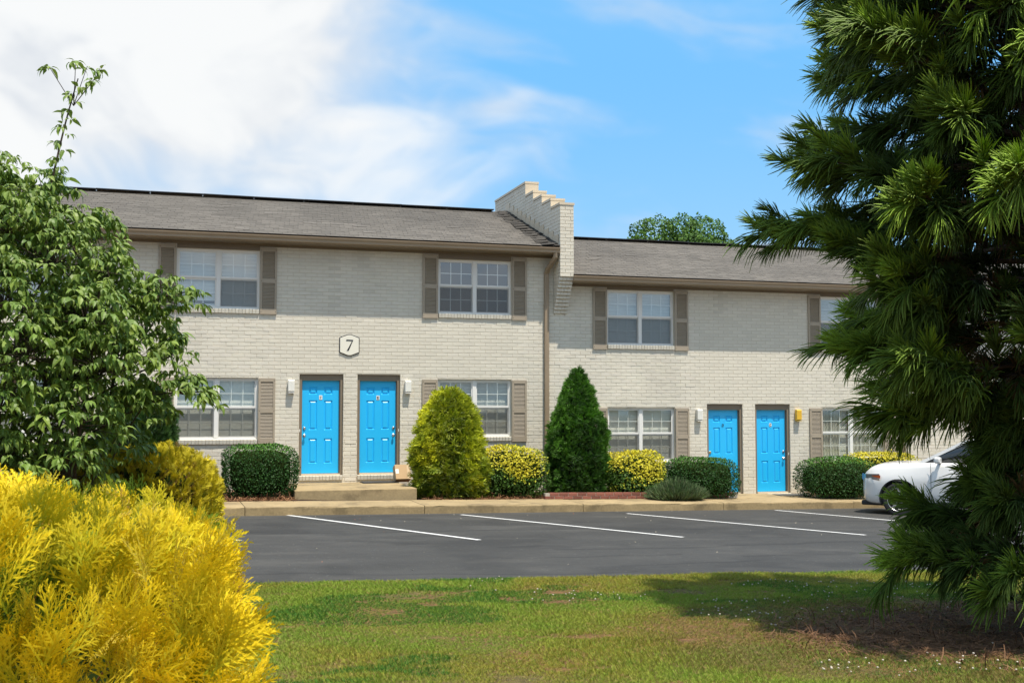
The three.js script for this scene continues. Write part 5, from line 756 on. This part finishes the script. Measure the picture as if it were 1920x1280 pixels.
// ------------------------------------------------------------------ lawn, straw, flowers, litter
{
  const r = rng(601), gb = new GB();
  for (let i = 0; i < 6; i++) { const a = i * 1.05 + r(), l = 0.6 + 0.4 * r(), lean = 0.25 + 0.5 * r(), w = 0.035 + 0.02 * r(), b = V(Math.cos(a) * 0.12, 0, Math.sin(a) * 0.12), m = b.clone().add(V(Math.cos(a) * lean * 0.35, l * 0.6, Math.sin(a) * lean * 0.35)), e = b.clone().add(V(Math.cos(a) * lean, l, Math.sin(a) * lean)); ribbon(gb, [b, m, e], [w, w * 0.85, w * 0.15], V(Math.sin(a), 0.3, -Math.cos(a)).normalize(), [[0.55, 0.6, 0.5], [0.9, 0.95, 0.9], [1.15, 1.1, 1]]); }
  const tuft = gb.geo(true), items = [], straw = [], clover = [], flowers = [];
  const bare = (x, z) => smoothstep(fbm(x * 2.6 + 3, z * 3.6, 6, 611) + 0.5 * (fbm(x * 0.7, z * 0.9, 3, 612) - 0.5), 0.66, 0.90), dry = (x, z) => smoothstep(fbm(x * 0.45 + 9, z * 0.8 + 4, 4, 613), 0.46, 0.66), clov = (x, z) => smoothstep(fbm(x * 0.6 + 1, z * 1.1 + 8, 4, 617), 0.52, 0.64);
  const mulch = (x, z) => smoothstep(1 - Math.hypot((x - 6.9) / 2.3, (z - 17.1) / 1.5) + 0.5 * (fbm(x * 1.3, z * 1.3, 4, 619) - 0.5), -0.12, 0.28);
  const ring0 = (x, z) => smoothstep(1.5 - Math.hypot((x - 6.6) / 2.3, (z - 17.2) / 1.5), 0, 0.5);
  for (let i = 0; i < 360000; i++) {
    const z = EDGE - 0.04 + (19.6 - EDGE) * Math.pow(r(), 0.85), x = -1.6 + 12.2 * r(); if (x > 10.9 - 0.62 * (z - EDGE) || x < -1.5 + 0.1 * (z - EDGE)) continue;
    const nearEdge = 1 - smoothstep(z, EDGE + 0.05, EDGE + 0.5), b = bare(x, z) * (1 - nearEdge), d = dry(x, z), m = mulch(x, z), c = clov(x, z);
    if (r() < b * 0.85 || r() < m * 0.985 || r() < ring0(x, z) * 0.35) continue;
    const g = vnoise(x * 3, z * 3, 620), k = 0.75 + 0.5 * r(), rightLush = smoothstep(x, 5, 9) * nearEdge;
    let col = mixc(mixc([0.245, 0.385, 0.042], [0.37, 0.455, 0.065], g), [0.46, 0.34, 0.06], clamp(d * 0.6 - rightLush, 0, 1) * (r() > 0.3 ? 1 : 0.2)); if (r() < 0.07 + 0.3 * b) col = [0.50, 0.34, 0.15]; const ring = smoothstep(1.55 - Math.hypot((x - 6.6) / 2.3, (z - 17.2) / 1.5) + 0.6 * (fbm(x * 1.1 + 4, z * 1.4, 4, 623) - 0.5), 0, 0.5); if (r() < ring * 0.75) col = mixc([0.34, 0.23, 0.085], [0.24, 0.26, 0.05], r()); if (c > 0.5 && r() < c * 0.7 * (1 - 0.6 * ring)) col = [0.10, 0.25, 0.03];
    const h = (0.015 + 0.020 * r()) * (1 - 0.5 * b) * (1 + 0.4 * nearEdge) * (vnoise(x * 1.7, z * 1.7, 621) * 0.8 + 0.6);
    items.push({ m: leafM(V(x, lawnY(x, z) - 0.004, z), V((r() - .5) * .5, 1, (r() - .5) * .5), V(Math.cos(r() * 6.28), 0, Math.sin(r() * 6.28)), V(h * 0.85 + 0.006, h, h * 0.85 + 0.006), r() * 6.28), c: vary(col, k) });
    if (c > 0.35 && r() < 0.0085 * c * smoothstep(x, 2.2, 4.2)) flowers.push({ m: leafM(V(x, lawnY(x, z) + h * 0.9 + 0.006, z), V(0, 1, 0), V(0, 0, 1), 0.006 + 0.003 * r()), c: vary([0.52, 0.46, 0.37], 0.8 + .3 * r()) });
  }
  tag(inst(numbered('grass'), tuft, leafMat(0.35, 0.6), items, scene), 'patchy lawn of green and straw coloured grass with bare red soil', 'grass');
  const fg = new THREE.IcosahedronGeometry(1, 1); fg.scale(1, 0.85, 1); tag(inst(numbered('clover_flowers'), fg, std({ roughness: 0.9 }), flowers, scene), 'small white clover flowers scattered in the lawn', 'flowers');
  // needles and bark on the ground: under the conifer and in the planting beds
  const sg = new GB(); ribbon(sg, [V(0, 0, 0), V(0.06, 0.5, 0.03), V(0, 1, 0)], [0.03, 0.035, 0.02], V(0, 0, 1), [[1, 1, 1], [1, 1, 1], [1, 1, 1]]); const strawG = sg.geo(true), strawM = leafMat(0, 0.9);
  for (let i = 0; i < 36000; i++) { const x = 3.8 + 6.0 * r(), z = 14.9 + 4.6 * r(), m = mulch(x, z); if (r() > m) continue; straw.push({ m: leafM(V(x, lawnY(x, z) + 0.004 + 0.018 * r(), z), V(r() - .5, (r() - .5) * 0.25, r() - .5), up.clone().addScaledVector(rv(r), 0.4), 0.05 + 0.09 * r()), c: vary(mixc([0.085, 0.043, 0.022], [0.30, 0.165, 0.085], r() * r()), 0.8 + 0.4 * r()) }); }
  tag(inst(numbered('needle_litter'), strawG, strawM, straw, scene), 'brown needle litter on the ground under the conifer', 'needle litter');
  const bed = []; for (let i = 0; i < 42000; i++) { const x = -4 + 23 * r(), zf = kerbZ(x) - 1.30, z = zf - (zf - 0.03) * Math.pow(r(), 1.4); if ((x > 2.45 && x < 5.1) || (x > 12.05 && x < 15.05)) continue; bed.push({ m: leafM(V(x, bedY(x) + 0.012 + 0.03 * r() * (0.5 + vnoise(x * 2, z * 2, 630)), z), V(r() - .5, (r() - .5) * 0.35, r() - .5), up.clone().addScaledVector(rv(r), 0.4), 0.07 + 0.10 * r()), c: vary(mixc([0.13, 0.055, 0.028], [0.34, 0.18, 0.085], r()), 0.7 + 0.5 * r()) }); }
  tag(inst(numbered('pine_straw'), strawG, strawM, bed, scene), 'reddish pine straw mulch in the beds along the wall', 'pine straw');
  const lit = [], bits = blade(1, 0.7, 0.3, 0.8, 2); for (let i = 0; i < 90; i++) { const x = -1 + 15 * r(), z = kerbZ(x) + 0.1 + Math.pow(r(), 2) * 8.5; lit.push({ m: leafM(V(x, lotY(x, z) + 0.006, z), V(r() - .5, 0.05, r() - .5), up, 0.02 + 0.035 * r() * r()), c: vary(r() > 0.85 ? [0.42, 0.16, 0.08] : [0.5, 0.45, 0.34], 0.7 + .5 * r()) }); }
  tag(inst(numbered('leaf_litter'), bits, leafMat(0, 0.8), lit, scene), 'scattered bits of leaf and paper on the asphalt', 'litter');
}
renderer.render(scene, camera);
